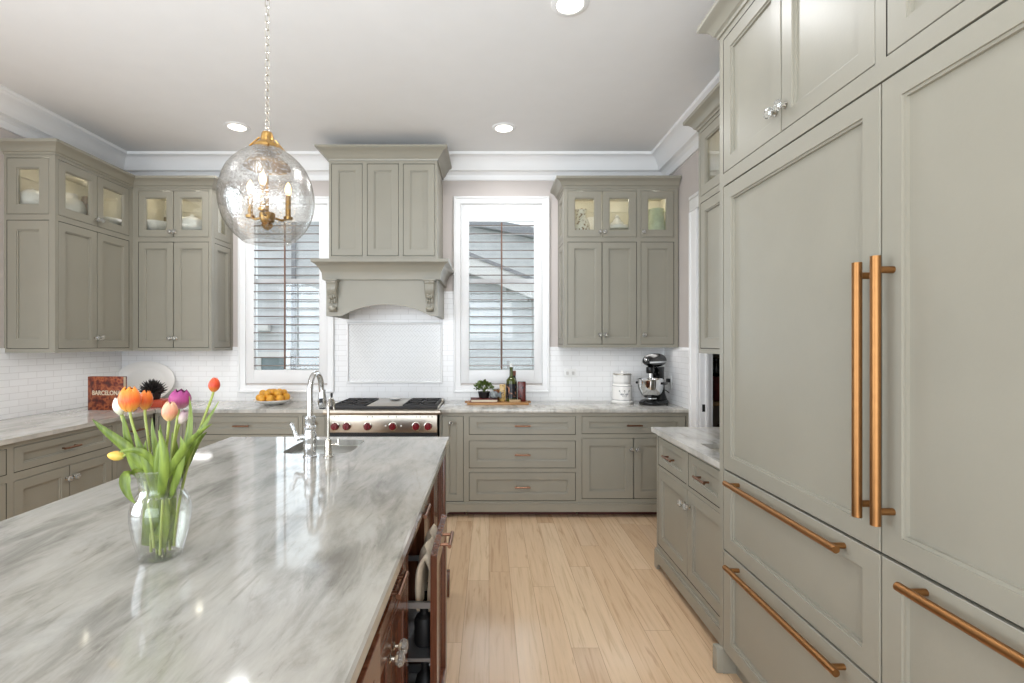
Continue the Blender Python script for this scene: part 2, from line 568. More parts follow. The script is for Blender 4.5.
# ------------------------------------------------------------------ mesh builder
class MB:
    def __init__(self):
        self.bm = bmesh.new()
        self.mi = 0
        self.uvl = None

    def face(self, pts, M4=None):
        vs = [self.bm.verts.new(M4 @ Vector(p) if M4 else p) for p in pts]
        f = self.bm.faces.new(vs)
        f.material_index = self.mi
        return f

    def box(self, x0, x1, y0, y1, z0, z1, bev=0.0, M4=None, seg=2):
        mat = Matrix.Translation(((x0 + x1) / 2, (y0 + y1) / 2, (z0 + z1) / 2)) @ Matrix.Diagonal((abs(x1 - x0), abs(y1 - y0), abs(z1 - z0), 1))
        if M4 is not None:
            mat = M4 @ mat
        g = bmesh.ops.create_cube(self.bm, size=1.0, matrix=mat)
        es = set()
        fs = set()
        for v in g['verts']:
            es.update(v.link_edges)
            fs.update(v.link_faces)
        for f in fs:
            f.material_index = self.mi
        if bev > 0:
            bmesh.ops.bevel(self.bm, geom=list(es), offset=bev, segments=seg, affect='EDGES', profile=0.5, material=self.mi)
        return self

    def loft(self, loops, close_loop=True, caps=True, M4=None):
        rows = []
        for lp in loops:
            rows.append([self.bm.verts.new(M4 @ Vector(p) if M4 else p) for p in lp])
        n = len(rows[0])
        for a, b in zip(rows[:-1], rows[1:]):
            rng = range(n) if close_loop else range(n - 1)
            for i in rng:
                j = (i + 1) % n
                f = self.bm.faces.new((a[i], a[j], b[j], b[i]))
                f.material_index = self.mi
        if caps and close_loop:
            for r in (rows[0], rows[-1]):
                try:
                    f = self.bm.faces.new(r)
                    f.material_index = self.mi
                except ValueError:
                    pass
        return rows

    def lathe(self, prof, c=(0, 0, 0), n=24, M4=None, caps=True):
        loops = []
        for r, z in prof:
            r = max(r, 1e-4)
            loops.append([(c[0] + r * math.cos(2 * PI * i / n), c[1] + r * math.sin(2 * PI * i / n), c[2] + z) for i in range(n)])
        self.loft(loops, True, caps, M4)
        return self

    def tube(self, pts, r, n=10, M4=None, caps=True):
        pts = [Vector(p) for p in pts]
        rs = r if isinstance(r, (list, tuple)) else [r] * len(pts)
        loops = []
        up = None
        for i, p in enumerate(pts):
            t = (pts[min(i + 1, len(pts) - 1)] - pts[max(i - 1, 0)]).normalized()
            if up is None:
                up = Vector((0, 0, 1)) if abs(t.z) < 0.9 else Vector((1, 0, 0))
            s = t.cross(up)
            if s.length < 1e-5:
                s = t.orthogonal()
            s.normalize()
            u = s.cross(t).normalized()
            up = u
            loops.append([p + s * (rs[i] * math.cos(2 * PI * k / n)) + u * (rs[i] * math.sin(2 * PI * k / n)) for k in range(n)])
        self.loft(loops, True, caps, M4)
        return self

    def sweep(self, path, prof, closed_prof=True):
        """profile (out, z) swept along a plan path; out points to the right of travel"""
        pts = [Vector((p[0], p[1])) for p in path]
        ns = []
        for a, b in zip(pts[:-1], pts[1:]):
            d = (b - a).normalized()
            ns.append(Vector((d.y, -d.x)))
        loops = []
        for i, p in enumerate(pts):
            if i == 0:
                m = ns[0]
            elif i == len(pts) - 1:
                m = ns[-1]
            else:
                m = (ns[i - 1] + ns[i]) / (1 + ns[i - 1].dot(ns[i]))
            loops.append([(p.x + m.x * o, p.y + m.y * o, z) for o, z in prof])
        self.loft(loops, closed_prof, closed_prof)
        return self

    def rings(self, x0, x1, z0, z1, prof, cap=True, M4=None, y0=0.0, closed=False):
        """rectangular rings; prof = (inset x, inset z, y)"""
        loops = []
        for ix, iz, y in prof:
            loops.append([(x0 + ix, y0 + y, z0 + iz), (x1 - ix, y0 + y, z0 + iz), (x1 - ix, y0 + y, z1 - iz), (x0 + ix, y0 + y, z1 - iz)])
        rows = self.loft(loops, True, False, M4)
        if cap:
            f = self.bm.faces.new(rows[-1])
            f.material_index = self.mi
        if closed:
            a, b = rows[-1], rows[0]
            for i in range(4):
                j = (i + 1) % 4
                f = self.bm.faces.new((a[i], a[j], b[j], b[i]))
                f.material_index = self.mi
        return self

    def prism(self, poly, y0, y1, M4=None):
        """polygon in x,z extruded in y"""
        self.loft([[(x, y0, z) for x, z in poly], [(x, y1, z) for x, z in poly]], True, True, M4)
        return self

    def prism_z(self, poly, z0, z1, M4=None):
        self.loft([[(x, y, z0) for x, y in poly], [(x, y, z1) for x, y in poly]], True, True, M4)
        return self

    def grid_face(self, w, z0, z1, openings, y=0.0, depth=0.04, back=True, M4=None, x0=0.0, gap_mi=None):
        """flat face with rectangular openings, their reveals and a back"""
        xs = sorted({x0, w} | {o[0] for o in openings} | {o[1] for o in openings})
        zs = sorted({z0, z1} | {o[2] for o in openings} | {o[3] for o in openings})
        for a, b in zip(xs[:-1], xs[1:]):
            for c, d in zip(zs[:-1], zs[1:]):
                mx, mz = (a + b) / 2, (c + d) / 2
                if any(o[0] < mx < o[1] and o[2] < mz < o[3] for o in openings):
                    continue
                self.face([(a, y, c), (b, y, c), (b, y, d), (a, y, d)], M4)
        keep = self.mi
        for o in openings:
            a, b, c, d = o[:4]
            e = y + depth
            self.mi = keep if gap_mi is None or (len(o) > 4 and o[4]) else gap_mi
            self.face([(a, y, c), (a, e, c), (b, e, c), (b, y, c)], M4)
            self.face([(a, y, d), (b, y, d), (b, e, d), (a, e, d)], M4)
            self.face([(a, y, c), (a, y, d), (a, e, d), (a, e, c)], M4)
            self.face([(b, y, c), (b, e, c), (b, e, d), (b, y, d)], M4)
            if back and not (len(o) > 4 and o[4]):
                self.face([(a, e, c), (b, e, c), (b, e, d), (a, e, d)], M4)
        self.mi = keep
        return self

    def ball(self, c, r, sub=2, scale=(1, 1, 1), M4=None):
        mat = Matrix.Translation(c) @ Matrix.Diagonal((r * scale[0], r * scale[1], r * scale[2], 1))
        if M4 is not None:
            mat = M4 @ mat
        g = bmesh.ops.create_icosphere(self.bm, subdivisions=sub, radius=1.0, matrix=mat)
        fs = set()
        for v in g['verts']:
            fs.update(v.link_faces)
        for f in fs:
            f.material_index = self.mi
        return self

    def build(self, name, mat, parent=None, loc=(0, 0, 0), rot=(0, 0, 0), smooth=True, angle=35, recalc=True):
        if recalc:
            bmesh.ops.recalc_face_normals(self.bm, faces=self.bm.faces[:])
        me = bpy.data.meshes.new(name)
        self.bm.to_mesh(me)
        self.bm.free()
        mats = mat if isinstance(mat, (list, tuple)) else [mat]
        for m in mats:
            me.materials.append(M[m] if isinstance(m, str) else m)
        if smooth:
            for p in me.polygons:
                p.use_smooth = True
            me.set_sharp_from_angle(angle=R(angle))
        o = bpy.data.objects.new(name, me)
        COL.objects.link(o)
        o.location = loc
        o.rotation_euler = rot
        if parent is not None:
            o.parent = parent
        return o


def tag(o, label=None, cat=None, group=None, kind=None):
    if label:
        o['label'] = label
    if cat:
        o['category'] = cat
    if group:
        o['group'] = group
    if kind:
        o['kind'] = kind
    return o


def thing(name, label, cat, loc=(0, 0, 0), rz=0.0, group=None):
    o = bpy.data.objects.new(name, None)
    o.empty_display_size = 0.1
    COL.objects.link(o)
    o.location = loc
    o.rotation_euler = (0, 0, rz)
    return tag(o, label, cat, group)


def struct(o, label=None, cat=None):
    return tag(o, label, cat, None, 'structure')


def dup(o, loc, rz=None, label=None, group=None):
    r = o.copy()
    COL.objects.link(r)
    r.location = loc
    if rz is not None:
        r.rotation_euler = (0, 0, rz)
    if label:
        r['label'] = label
    if group:
        r['group'] = group
    for ch in list(o.children):
        c = ch.copy()
        COL.objects.link(c)
        c.parent = r
        for g in list(ch.children):
            d = g.copy()
            COL.objects.link(d)
            d.parent = c
    return r


# ------------------------------------------------------------------ the room shell
mb = MB()
mb.box(WX0 - 0.2, 4.2, -3.6, WY + 0.14, -0.06, 0.0)
struct(mb.build('floor', 'floor', smooth=False), 'pale oak plank floor', 'floor')
mb = MB()
mb.box(WX0 - 0.2, WX1 + 0.14, -3.6, WY + 0.14, CEIL, CEIL + 0.1)
struct(mb.build('ceiling', 'ceiling', smooth=False), 'smooth white ceiling', 'ceiling')

# window geometry shared by wall, casing and shutter
WIN = []
for cx, in ((X(287, WY),), (X(501.5, WY),)):
    WIN.append((cx - 0.40, cx + 0.40, 1.10, 2.85, cx))
mb = MB()
mb.grid_face(WX1, 0, CEIL, [(a, b, c, d) for a, b, c, d, _ in WIN], y=0, depth=0.14, back=False, x0=WX0)
struct(mb.build('wall_back', 'wall', loc=(0, WY, 0), smooth=False), 'greige back wall with two windows', 'wall')
mb = MB()
for (ya, yb, za, zb) in ((-3.6, -1.25, 0, CEIL), (1.45, WY, 0, CEIL), (-1.25, 1.45, 0, 0.65), (-1.25, 1.45, 2.65, CEIL)):  # opening between the piers is added to let in light
    mb.box(WX0 - 0.12, WX0, ya, yb, za, zb)
struct(mb.build('wall_left', 'wall', smooth=False), 'greige wall on the left', 'wall')
# right wall with the pantry doorway (opening Y 3.42 .. 4.095)
DY0, DY1, DZ = 3.42, 4.095, 2.60
mb = MB()
mb.box(WX1, WX1 + 0.1, -3.6, DY0, 0, CEIL)
mb.box(WX1, WX1 + 0.1, DY1, WY, 0, CEIL)
mb.box(WX1, WX1 + 0.1, DY0, DY1, DZ, CEIL)
struct(mb.build('wall_right', 'wall', smooth=False), 'greige wall on the right with a doorway', 'wall')
mb = MB()
mb.grid_face(WX1, 0, CEIL, [(-3.3, 1.5, 0.02, 3.05)], y=0, depth=0.14, back=False, x0=WX0)
struct(mb.build('wall_rear', 'wall', loc=(0, -3.6, 0), smooth=False), 'wall behind the viewer with a wide opening added to let in light', 'wall')
# pantry beyond the doorway
mb = MB()
mb.box(WX1 + 0.1, 3.2, WY, WY + 0.1, 0, 2.8)
mb.box(3.2, 3.3, 2.9, WY, 0, 2.8)
mb.box(WX1 + 0.1, 3.2, 2.8, 2.9, 0, 2.8)
mb.box(WX1 + 0.1, 3.3, 2.8, WY + 0.1, 2.8, 2.9)
struct(mb.build('wall_pantry', 'pantry', smooth=False), 'walls of the dim pantry', 'wall')

# crown moulding of the room
prof = [(0, 3.083), (0.018, 3.083), (0.024, 3.095), (0.032, 3.128), (0.052, 3.150), (0.075, 3.158), (0.085, 3.160), (0.09, 3.172), (0.094, 3.178),
        (0.105, 3.205), (0.125, 3.238), (0.150, 3.262), (0.172, 3.272), (0.186, 3.276), (0.192, 3.286), (0.192, CEIL), (0, CEIL)]
mb = MB()
mb.sweep([(WX0, -3.58), (WX0, WY), (WX1, WY), (WX1, -3.58)], prof)
struct(mb.build('trim_1', 'trim', angle=25), 'white crown moulding around the ceiling', 'crown moulding')

# tiled splashbacks
mb = MB()
SP = 1.458
def tile_rect(a, b, c, d):
    mb.box(a, b, WY - 0.008, WY, c, d)
HX0, HX1 = -1.55, -0.335
wl, wr = WIN[0], WIN[1]
CA = 0.075
tile_rect(WX0, wl[0] - 0.05, CT, SP)
tile_rect(wl[0] - 0.05, wl[1] + 0.05, CT, 1.06)
tile_rect(wl[1] + 0.05, HX0, CT, 1.75)
tile_rect(HX0, HX1, CT, 2.0)
tile_rect(HX1, wr[0] - 0.05, CT, 1.75)
tile_rect(wr[0] - 0.05, wr[1] + 0.05, CT, 1.06)
tile_rect(wr[1] + 0.05, WX1, CT, SP)
struct(mb.build('wall_back_tile', 'tile', smooth=False), 'white subway tile on the back wall', 'tile')
mb = MB()
mb.box(WX0, WX0 + 0.008, 1.9, WY - 0.008, CT, SP)
struct(mb.build('wall_left_tile', 'tile', smooth=False), 'white subway tile on the left wall', 'tile')
mb = MB()
mb.box(WX1 - 0.008, WX1, 4.236, WY - 0.008, CT, SP)
struct(mb.build('wall_right_tile', 'tile', smooth=False), 'white subway tile beside the doorway', 'tile')

# framed herringbone panel over the range
PX0, PX1, PZ0, PZ1 = X(349.5, WY), X(440.5, WY), Z(381, WY), Z(324.5, WY)
mb = MB()
mb.rings(PX0 - 0.02, PX1 + 0.02, PZ0 - 0.02, PZ1 + 0.02, [(0, 0, 0.0), (0, 0, -0.016), (0.005, 0.005, -0.022), (0.014, 0.014, -0.022), (0.02, 0.02, -0.012), (0.02, 0.02, 0)], cap=False, y0=WY - 0.008)
struct(mb.build('trim_2', 'trim'), 'white pencil tile frame over the range', 'tile trim')
mb = MB()
mb.box(PX0, PX1, WY - 0.0115, WY - 0.008, PZ0, PZ1)
a_, b_ = 0.072, 0.024
pcx, pcz = (PX0 + PX1) / 2, (PZ0 + PZ1) / 2
rot = Matrix.Translation((pcx, 0, pcz)) @ Matrix.Rotation(R(45), 4, 'Y')
tb = bmesh.new()
for i in range(-40, 40):
    for j in range(-16, 16):
        ox = i * b_ + j * (a_)
        oz = i * b_ - j * (a_)
        for (w_, h_, dx, dz) in ((a_, b_, 0, 0), (b_, a_, a_, b_ - a_ )):
            p = rot @ Vector((ox + dx + w_ / 2, 0, oz + dz + h_ / 2))
            if abs(p.x - pcx) > (PX1 - PX0) / 2 + 0.05 or abs(p.z - pcz) > (PZ1 - PZ0) / 2 + 0.05:
                continue
            g = 0.0011
            vs = []
            for (u, v) in ((g, g), (w_ - g, g), (w_ - g, h_ - g), (g, h_ - g)):
                q = rot @ Vector((ox + dx + u, 0, oz + dz + v))
                vs.append(tb.verts.new((q.x, WY - 0.0145, q.z)))
            tb.faces.new(vs)
for co, no in (((PX0, 0, 0), (-1, 0, 0)), ((PX1, 0, 0), (1, 0, 0)), ((0, 0, PZ0), (0, 0, -1)), ((0, 0, PZ1), (0, 0, 1))):
    bmesh.ops.bisect_plane(tb, geom=tb.verts[:] + tb.edges[:] + tb.faces[:], plane_co=co, plane_no=no, clear_outer=True)
ext = bmesh.ops.extrude_face_region(tb, geom=tb.faces[:])
for v in [e for e in ext['geom'] if isinstance(e, bmesh.types.BMVert)]:
    v.co.y = WY - 0.011
tme = bpy.data.meshes.new('tmp_h')
tb.to_mesh(tme)
tb.free()
mb.bm.from_mesh(tme)
for f in mb.bm.faces:
    f.material_index = 1
mb.bm.faces.ensure_lookup_table()
for f in list(mb.bm.faces)[:6]:
    f.material_index = 0
M['grout'] = simple('pale_grout', (206, 205, 203), 0.8)
M['gloss_tile'] = simple('gloss_white_tile', (238, 238, 237), 0.16, var=0.015, scale=30)
struct(mb.build('wall_back_herringbone', ['grout', 'gloss_tile'], smooth=False), 'white herringbone tile panel over the range', 'tile')

# doorway trim: casing and jamb of the pantry door
mb = MB()
for (ya, yb) in ((DY1, 4.236), (DY0 - 0.035, DY0)):
    mb.box(WX1 - 0.022, WX1 - 0.001, ya, yb, 0, DZ, 0.004)
mb.box(WX1 - 0.03, WX1 - 0.001, DY1 + 0.11, 4.24, 0, DZ - 0.001, 0.006)
mb.box(WX1 - 0.024, WX1 - 0.001, DY0 - 0.035, 4.238, DZ + 0.001, DZ + 0.099, 0.004)
mb.box(WX1 - 0.03, WX1 - 0.001, DY0 - 0.035, 4.24, DZ + 0.1, DZ + 0.13, 0.008)
mb.box(WX1, WX1 + 0.105, DY1 - 0.018, DY1, 0, DZ, 0.002)
mb.box(WX1, WX1 + 0.105, DY0, DY0 + 0.018, 0, DZ, 0.002)
mb.box(WX1, WX1 + 0.105, DY0, DY1, DZ - 0.018, DZ, 0.002)
mb.box(WX1 + 0.045, WX1 + 0.075, DY1 - 0.03, DY1 - 0.018, 0, DZ - 0.018, 0.002)
d1 = struct(mb.build('door_1', 'trim'), 'white cased pantry doorway', 'doorway')
mb = MB()
mb.box(WX1 + 0.018, WX1 + 0.042, DY1 - 0.021, DY1 - 0.017, 0.935, 0.995, 0.0015)
mb.box(WX1 + 0.023, WX1 + 0.037, DY1 - 0.0225, DY1 - 0.019, 0.95, 0.98)
mb.build('strike_plate', 'black_matte', d1)

# windows: casing, sash and pane
for k, (a, b, c, d, cx) in enumerate(WIN):
    mb = MB()
    oa, ob, oc, od = cx - 0.468, cx + 0.468, 1.012, 2.925
    w_ = 0.085
    mb.rings(oa, ob, oc, od, [(0, 0, 0.0), (0, 0, -0.03), (0.004, 0.004, -0.036), (0.018, 0.018, -0.036), (0.024, 0.024, -0.026), (0.06, 0.06, -0.022),
                              (0.068, 0.068, -0.018), (0.072, 0.072, 0.0), (0.072, 0.072, 0.01)], cap=False)
    w0 = struct(mb.build('window_%d' % (k + 1), 'trim', loc=(0, WY, 0)), ('white cased window left of the range hood', 'white cased window right of the range hood')[k], 'window')
    mb = MB()
    y = 0.095
    mb.rings(a, b, c, d, [(0, 0, y), (0.05, 0.05, y), (0.05, 0.05, y + 0.04), (0, 0, y + 0.04)], cap=False, closed=True)
    zc = Z(281, WY + 0.1)
    mb.box(a + 0.05, b - 0.05, y, y + 0.03, zc - 0.022, zc + 0.022)
    mb.build('sash', 'trim', w0)
    mb = MB()
    mb.box(a + 0.05, b - 0.05, y + 0.018, y + 0.022, c + 0.05, d - 0.05)
    mb.build('pane', 'pane', w0)

# plantation shutters inside the windows
for k, (a, b, c, d, cx) in enumerate(WIN):
    sh = thing('window_shutter', ('white louvred shutter with brown tilt rod, behind the pendant, left of the hood', 'white louvred shutter with brown tilt rod, in the window right of the hood')[k], 'shutter', (cx, WY, 0), 0, 'louvred window shutters')
    hx = 0.318
    lz0, lz1 = 1.232, 2.685
    mb = MB()
    y0 = -0.012
    # frame: outer hang strip and wide stiles / rails
    for s in (-1, 1):
        xa, xb = sorted((s * hx, s * 0.396))
        mb.box(xa, xb, y0, y0 + 0.03, c + 0.002, d - 0.002, 0.003)
    mb.box(-hx, hx, y0, y0 + 0.03, lz1, d - 0.002, 0.003)
    mb.box(-hx, hx, y0, y0 + 0.03, c + 0.002, lz0, 0.003)
    mb.build('frame', 'trim', sh)
    mb = MB()
    n = 18
    pitch = (lz1 - lz0) / n
    for i in range(n):
        zc = lz0 + pitch * (i + 0.5)
        tilt = R(2.0)
        Mx = Matrix.Translation((0, 0.004, zc)) @ Matrix.Rotation(tilt, 4, 'X')
        el = [(-hx + 0.002, 0.030 * math.cos(t), 0.0052 * math.sin(t)) for t in [2 * PI * q / 12 for q in range(12)]]
        mb.loft([el, [(-x, yy, zz) for x, yy, zz in el]], True, True, Mx)
    mb.build('louvres', 'louvre', sh)
    mb = MB()
    mb.box(-0.0075, 0.0075, -0.058, -0.046, lz0 + 0.008, lz1 - 0.02, 0.003)
    mb.build('tilt_rod', 'walnut_rod', sh)

# ------------------------------------------------------------------ outside: neighbour's house
HY = 8.6
nh = thing('neighbour_house', 'pale lap-sided house with sloping roof edge, outside the windows', 'house', (0, HY, 0))
mb = MB()
def rake(x):
    return 2.62 - 0.40 * (x - 0.0)
z = -0.4
while z < 6.2:
    z1 = z + 0.145
    xr = min(1.6, (2.62 - z1) / 0.40)
    if xr > -6.0:
        mb.loft([[(-6.5, 0.0, z), (-6.5, 0.022, z1), (-6.5, 0.2, z1), (-6.5, 0.2, z)], [(xr, 0.0, z), (xr, 0.022, z1), (xr, 0.2, z1), (xr, 0.2, z)]])
    z = z1
mb.build('siding_wall', 'siding', nh, smooth=False)
mb = MB()
def slab(x0, x1, zo0, zo1, y0, y1):
    mb.loft([[(x0, y0, rake(x0) + zo0), (x0, y1, rake(x0) + zo0), (x0, y1, rake(x0) + zo1), (x0, y0, rake(x0) + zo1)],
             [(x1, y0, rake(x1) + zo0), (x1, y1, rake(x1) + zo0), (x1, y1, rake(x1) + zo1), (x1, y0, rake(x1) + zo1)]])
slab(-6.6, 2.0, -0.10, 0.18, -0.35, -0.31)
slab(-6.6, 2.0, -0.06, -0.03, -0.31, 0.1)
mb.build('fascia', 'trim', nh, smooth=False)
mb = MB()
slab(-6.6, 2.0, 0.18, 0.24, -0.38, 3.0)
mb.build('roof', 'roofing', nh, smooth=False)
mb = MB()
mb.box(X(294, HY) - 0.035, X(294, HY) + 0.035, -0.03, 0.0, -0.4, 3.6)
mb.build('downpipe', 'roofing', nh)
mb = MB()
xa, xb, za, zb = X(256, HY), X(291, HY), Z(378, HY), Z(352, HY)
mb.rings(xa, xb, za, zb, [(0, 0, 0.0), (0, 0, -0.04), (0.1, 0.1, -0.04), (0.1, 0.1, 0.0)], cap=False)
wf = mb.build('window', 'trim', nh)
mb = MB()
mb.box(xa + 0.1, xb - 0.1, -0.01, -0.004, za + 0.1, zb - 0.1)
mb.build('pane', simple('dark_far_pane', (120, 140, 146), 0.05), wf)
mb = MB()
mb.box(X(257, HY), X(271, HY), -0.12, 0.0, Z(331, HY), Z(324, HY), 0.01)
mb.build('vent_box', 'trim', nh)
# a further roof, beyond the first
fh = thing('far_house', 'distant grey roofed house seen high in the right window', 'house', (0, 16, 0))
mb = MB()
mb.loft([[(-6, 0, -1), (6, 0, -1), (6, 0, 4.0), (-6, 0, 6.35)], [(-6, 4, -1), (6, 4, -1), (6, 4, 4.0), (-6, 4, 6.35)]])
mb.build('gable_wall', 'siding', fh, smooth=False)
mb = MB()
mb.loft([[(-6, -0.3, 6.25), (6.4, -0.3, 3.85), (6.4, -0.3, 4.15), (-6, -0.3, 6.55)], [(-6, 4, 6.25), (6.4, 4, 3.85), (6.4, 4, 4.15), (-6, 4, 6.55)]])
mb.build('roof', 'roofing', fh, smooth=False)
mb = MB()
mb.box(-20, 20, WY + 0.2, 40, -0.5, -0.4)
struct(mb.build('ground_outside', 'garden', smooth=False), 'ground outside', 'ground')

# ------------------------------------------------------------------ cabinet kit
_cache = {}


def panel_door(w, h, sx=0.06, sz=0.06, t=0.022, glass=False):
    mb = MB()
    pr = [(0, 0, t), (0, 0, 0.0015), (0.0015, 0.0015, 0), (sx, sz, 0), (sx + 0.001, sz + 0.001, 0.005), (sx + 0.008, sz + 0.008, 0.0065), (sx + 0.009, sz + 0.009, 0.015)]
    if glass:
        pr.append((sx + 0.009, sz + 0.009, t))
        mb.rings(0, w, 0, h, pr, cap=False, closed=True)
    else:
        mb.rings(0, w, 0, h, pr, cap=True)
    return mb


def make_knob(parent, x, z, y=0.0, mat='crystal', stem='nickel'):
    key = ('knob', mat, stem)
    if key not in _cache:
        mb = MB()
        My = Matrix.Rotation(R(90), 4, 'X')
        mb.lathe([(0.0, 0.0), (0.011, 0.0), (0.012, 0.003), (0.006, 0.006), (0.005, 0.014), (0.008, 0.018)], n=14, M4=My)
        mb.mi = 1
        mb.lathe([(0.007, 0.016), (0.016, 0.020), (0.021, 0.029), (0.017, 0.038), (0.008, 0.042), (0.0, 0.0425)], n=9, M4=My)
        o = mb.build('knob', [stem, mat], parent, (x, y, z), angle=20)
        _cache[key] = o.data
        return o
    o = bpy.data.objects.new('knob', _cache[key])
    COL.objects.link(o)
    o.parent = parent
    o.location = (x, y, z)
    return o


def make_pull(parent, x, z, length=0.135, y=0.0, mat='bronze', r=0.0072, so=0.032, vertical=False, inset=0.02, post_r=None, name='handle'):
    mb = MB()
    h = length / 2
    if vertical:
        mb.tube([(0, -so, -h), (0, -so, h)], r, 14)
        for s in (-1, 1):
            mb.tube([(0, 0, s * (h - inset)), (0, -so, s * (h - inset))], post_r or r * 0.85, 12)
    else:
        mb.tube([(-h, -so, 0), (h, -so, 0)], r, 14)
        for s in (-1, 1):
            mb.tube([(s * (h - inset), 0, 0), (s * (h - inset), -so, 0)], post_r or r * 0.85, 12)
    return mb.build(name, mat, parent, (x, y, z))


def add_front(root, kind, x0, x1, z0, z1, knob=None, pull=None, sx=0.06, sz=None, rz=0.0, mat='paint', gap=0.0035, y=0.0, base=None, name=None, pull_mat='bronze', knob_mat='crystal'):
    """door / drawer / glass door set in its opening. base = (x, y) origin for side fronts"""
    w, h = x1 - x0 - 2 * gap, z1 - z0 - 2 * gap
    if sz is None:
        sz = 0.042 if kind == 'drawer' and h < 0.2 else sx
    mb = panel_door(w, h, sx, sz, glass=(kind == 'glass'))
    if base is None:
        loc = (x0 + gap, y, z0 + gap)
    else:
        loc = (base[0], base[1], z0 + gap)
    o = mb.build(name or {'door': 'door', 'drawer': 'drawer', 'glass': 'glass_door'}[kind], mat, root, loc, (0, 0, rz), angle=20)
    if kind == 'glass':
        g = MB()
        g.box(sx + 0.004, w - sx - 0.004, 0.016, 0.02, sz + 0.004, h - sz - 0.004)
        g.build('pane', 'door_glass', o)
    if knob:
        make_knob(o, knob[0] - x0 - gap, knob[1] - z0 - gap, 0.0, knob_mat)
    if pull:
        make_pull(o, pull[0] - x0 - gap, pull[1] - z0 - gap, mat=pull_mat)
    return o


def carcass(root, w, d, z0, z1, openings, mat='paint', name='body', side_open=None, glass_z=None):
    """openings: (x0,x1,z0,z1,is_glass). side_open: {'l':[...], 'r':[...]} openings (u0,u1,z0,z1,glass) along depth"""
    mb = MB()
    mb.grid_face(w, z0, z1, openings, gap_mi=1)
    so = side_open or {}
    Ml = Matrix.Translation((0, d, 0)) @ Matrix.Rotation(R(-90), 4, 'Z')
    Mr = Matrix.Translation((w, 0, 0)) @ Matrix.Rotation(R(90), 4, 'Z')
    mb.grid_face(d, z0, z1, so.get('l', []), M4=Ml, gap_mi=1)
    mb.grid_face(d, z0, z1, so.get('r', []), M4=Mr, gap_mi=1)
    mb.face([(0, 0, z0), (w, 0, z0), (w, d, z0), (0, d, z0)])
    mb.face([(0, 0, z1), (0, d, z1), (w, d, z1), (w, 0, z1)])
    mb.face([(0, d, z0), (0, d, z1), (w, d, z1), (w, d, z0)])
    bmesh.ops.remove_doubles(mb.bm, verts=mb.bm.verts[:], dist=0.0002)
    return mb.build(name, [mat, 'gap_shade'], root, smooth=False)


def interior(root, w, d, z0, z1, l_open=False, r_open=False, shelf=False):
    mb = MB()
    e = 0.041
    x0, x1, y0, y1 = e, w - e, e, d - 0.012
    mb.face([(x0, y0, z0), (x1, y0, z0), (x1, y1, z0), (x0, y1, z0)])
    mb.face([(x0, y0, z1), (x0, y1, z1), (x1, y1, z1), (x1, y0, z1)])
    mb.face([(x0, y1, z0), (x1, y1, z0), (x1, y1, z1), (x0, y1, z1)])
    if not l_open:
        mb.face([(x0, y0, z0), (x0, y1, z0), (x0, y1, z1), (x0, y0, z1)])
    if not r_open:
        mb.face([(x1, y0, z0), (x1, y0, z1), (x1, y1, z1), (x1, y1, z0)])
    if shelf:
        mb.box(x0, x1, y1 - 0.006, y1 - 0.0005, z1 - 0.11, z1 - 0.095)
    return mb.build('interior', 'inside', root, smooth=False, recalc=False)


CROWN = [(0.0, 2.895), (0.008, 2.895), (0.010, 2.908), (0.022, 2.915), (0.030, 2.932), (0.046, 2.95), (0.062, 2.958), (0.070, 2.962), (0.075, 2.966), (0.075, 2.985), (0.0, 2.985)]
ZG0, ZG1, ZD1 = 2.452, 2.872, 2.410


def light_rail(root, w, d, z):
    return None


# ---- back right wall cabinet (glass tops) -----------------------------------
UX0, UX1 = X(563.7, UY), 1.712
UW, UD = UX1 - UX0, WY - UY
ZB = 1.455
c = thing('wall_cabinet', 'sage green wall cabinet with three lit glass tops, above the stand mixer', 'cabinet', (UX0, UY, 0), 0, 'sage wall cabinets')
dx = [(X(567.6, UY), X(602.1, UY)), (X(602.4, UY), X(636.7, UY)), (X(640.8, UY), X(674.0, UY))]
dx = [(a - UX0, b - UX0) for a, b in dx]
dx[1] = (dx[0][1], dx[1][1])
ZL = ZB + 0.028
ops = [(dx[0][0], dx[1][1], ZG0, ZG1, True), (dx[2][0], dx[2][1], ZG0, ZG1, True), (dx[0][0], dx[1][1], ZL, ZD1), (dx[2][0], dx[2][1], ZL, ZD1)]
carcass(c, UW, UD, ZB, 2.9, ops, side_open={'l': [(0.05, UD - 0.05, ZG0, ZG1), (0.05, UD - 0.05, ZL, ZD1)]})
interior(c, UW, UD, ZG0 - 0.002, 2.88, shelf=True)
kz = ZG0 + 0.045
for i, (a, b) in enumerate(dx):
    kx = {0: b - 0.018, 1: a + 0.020, 2: a + 0.020}[i]
    add_front(c, 'glass', a, b, ZG0, ZG1, knob=(kx, kz + 0.0), sx=0.058)
    kx = {0: b - 0.025, 1: a + 0.028, 2: a + 0.028}[i]
    add_front(c, 'door', a, b, ZL, ZD1, knob=(kx, ZL + 0.085), sx=0.055)
for (z0, z1) in ((ZG0, ZG1), (ZL, ZD1)):
    add_front(c, 'door', 0.05, UD - 0.05, z0, z1, sx=0.05, rz=R(-90), base=(0, UD - 0.0535), name='side_panel')
mb = MB()
mb.sweep([(0, UD), (0, 0), (UW, 0)], CROWN)
mb.build('crown', 'paint', c, angle=25)
for t in (0.17, 0.5, 0.84):
    point('puck_lamp', (UX0 + UW * t, UY + 0.16, 2.85), 0.8, (1.0, 0.93, 0.80), 0.03)

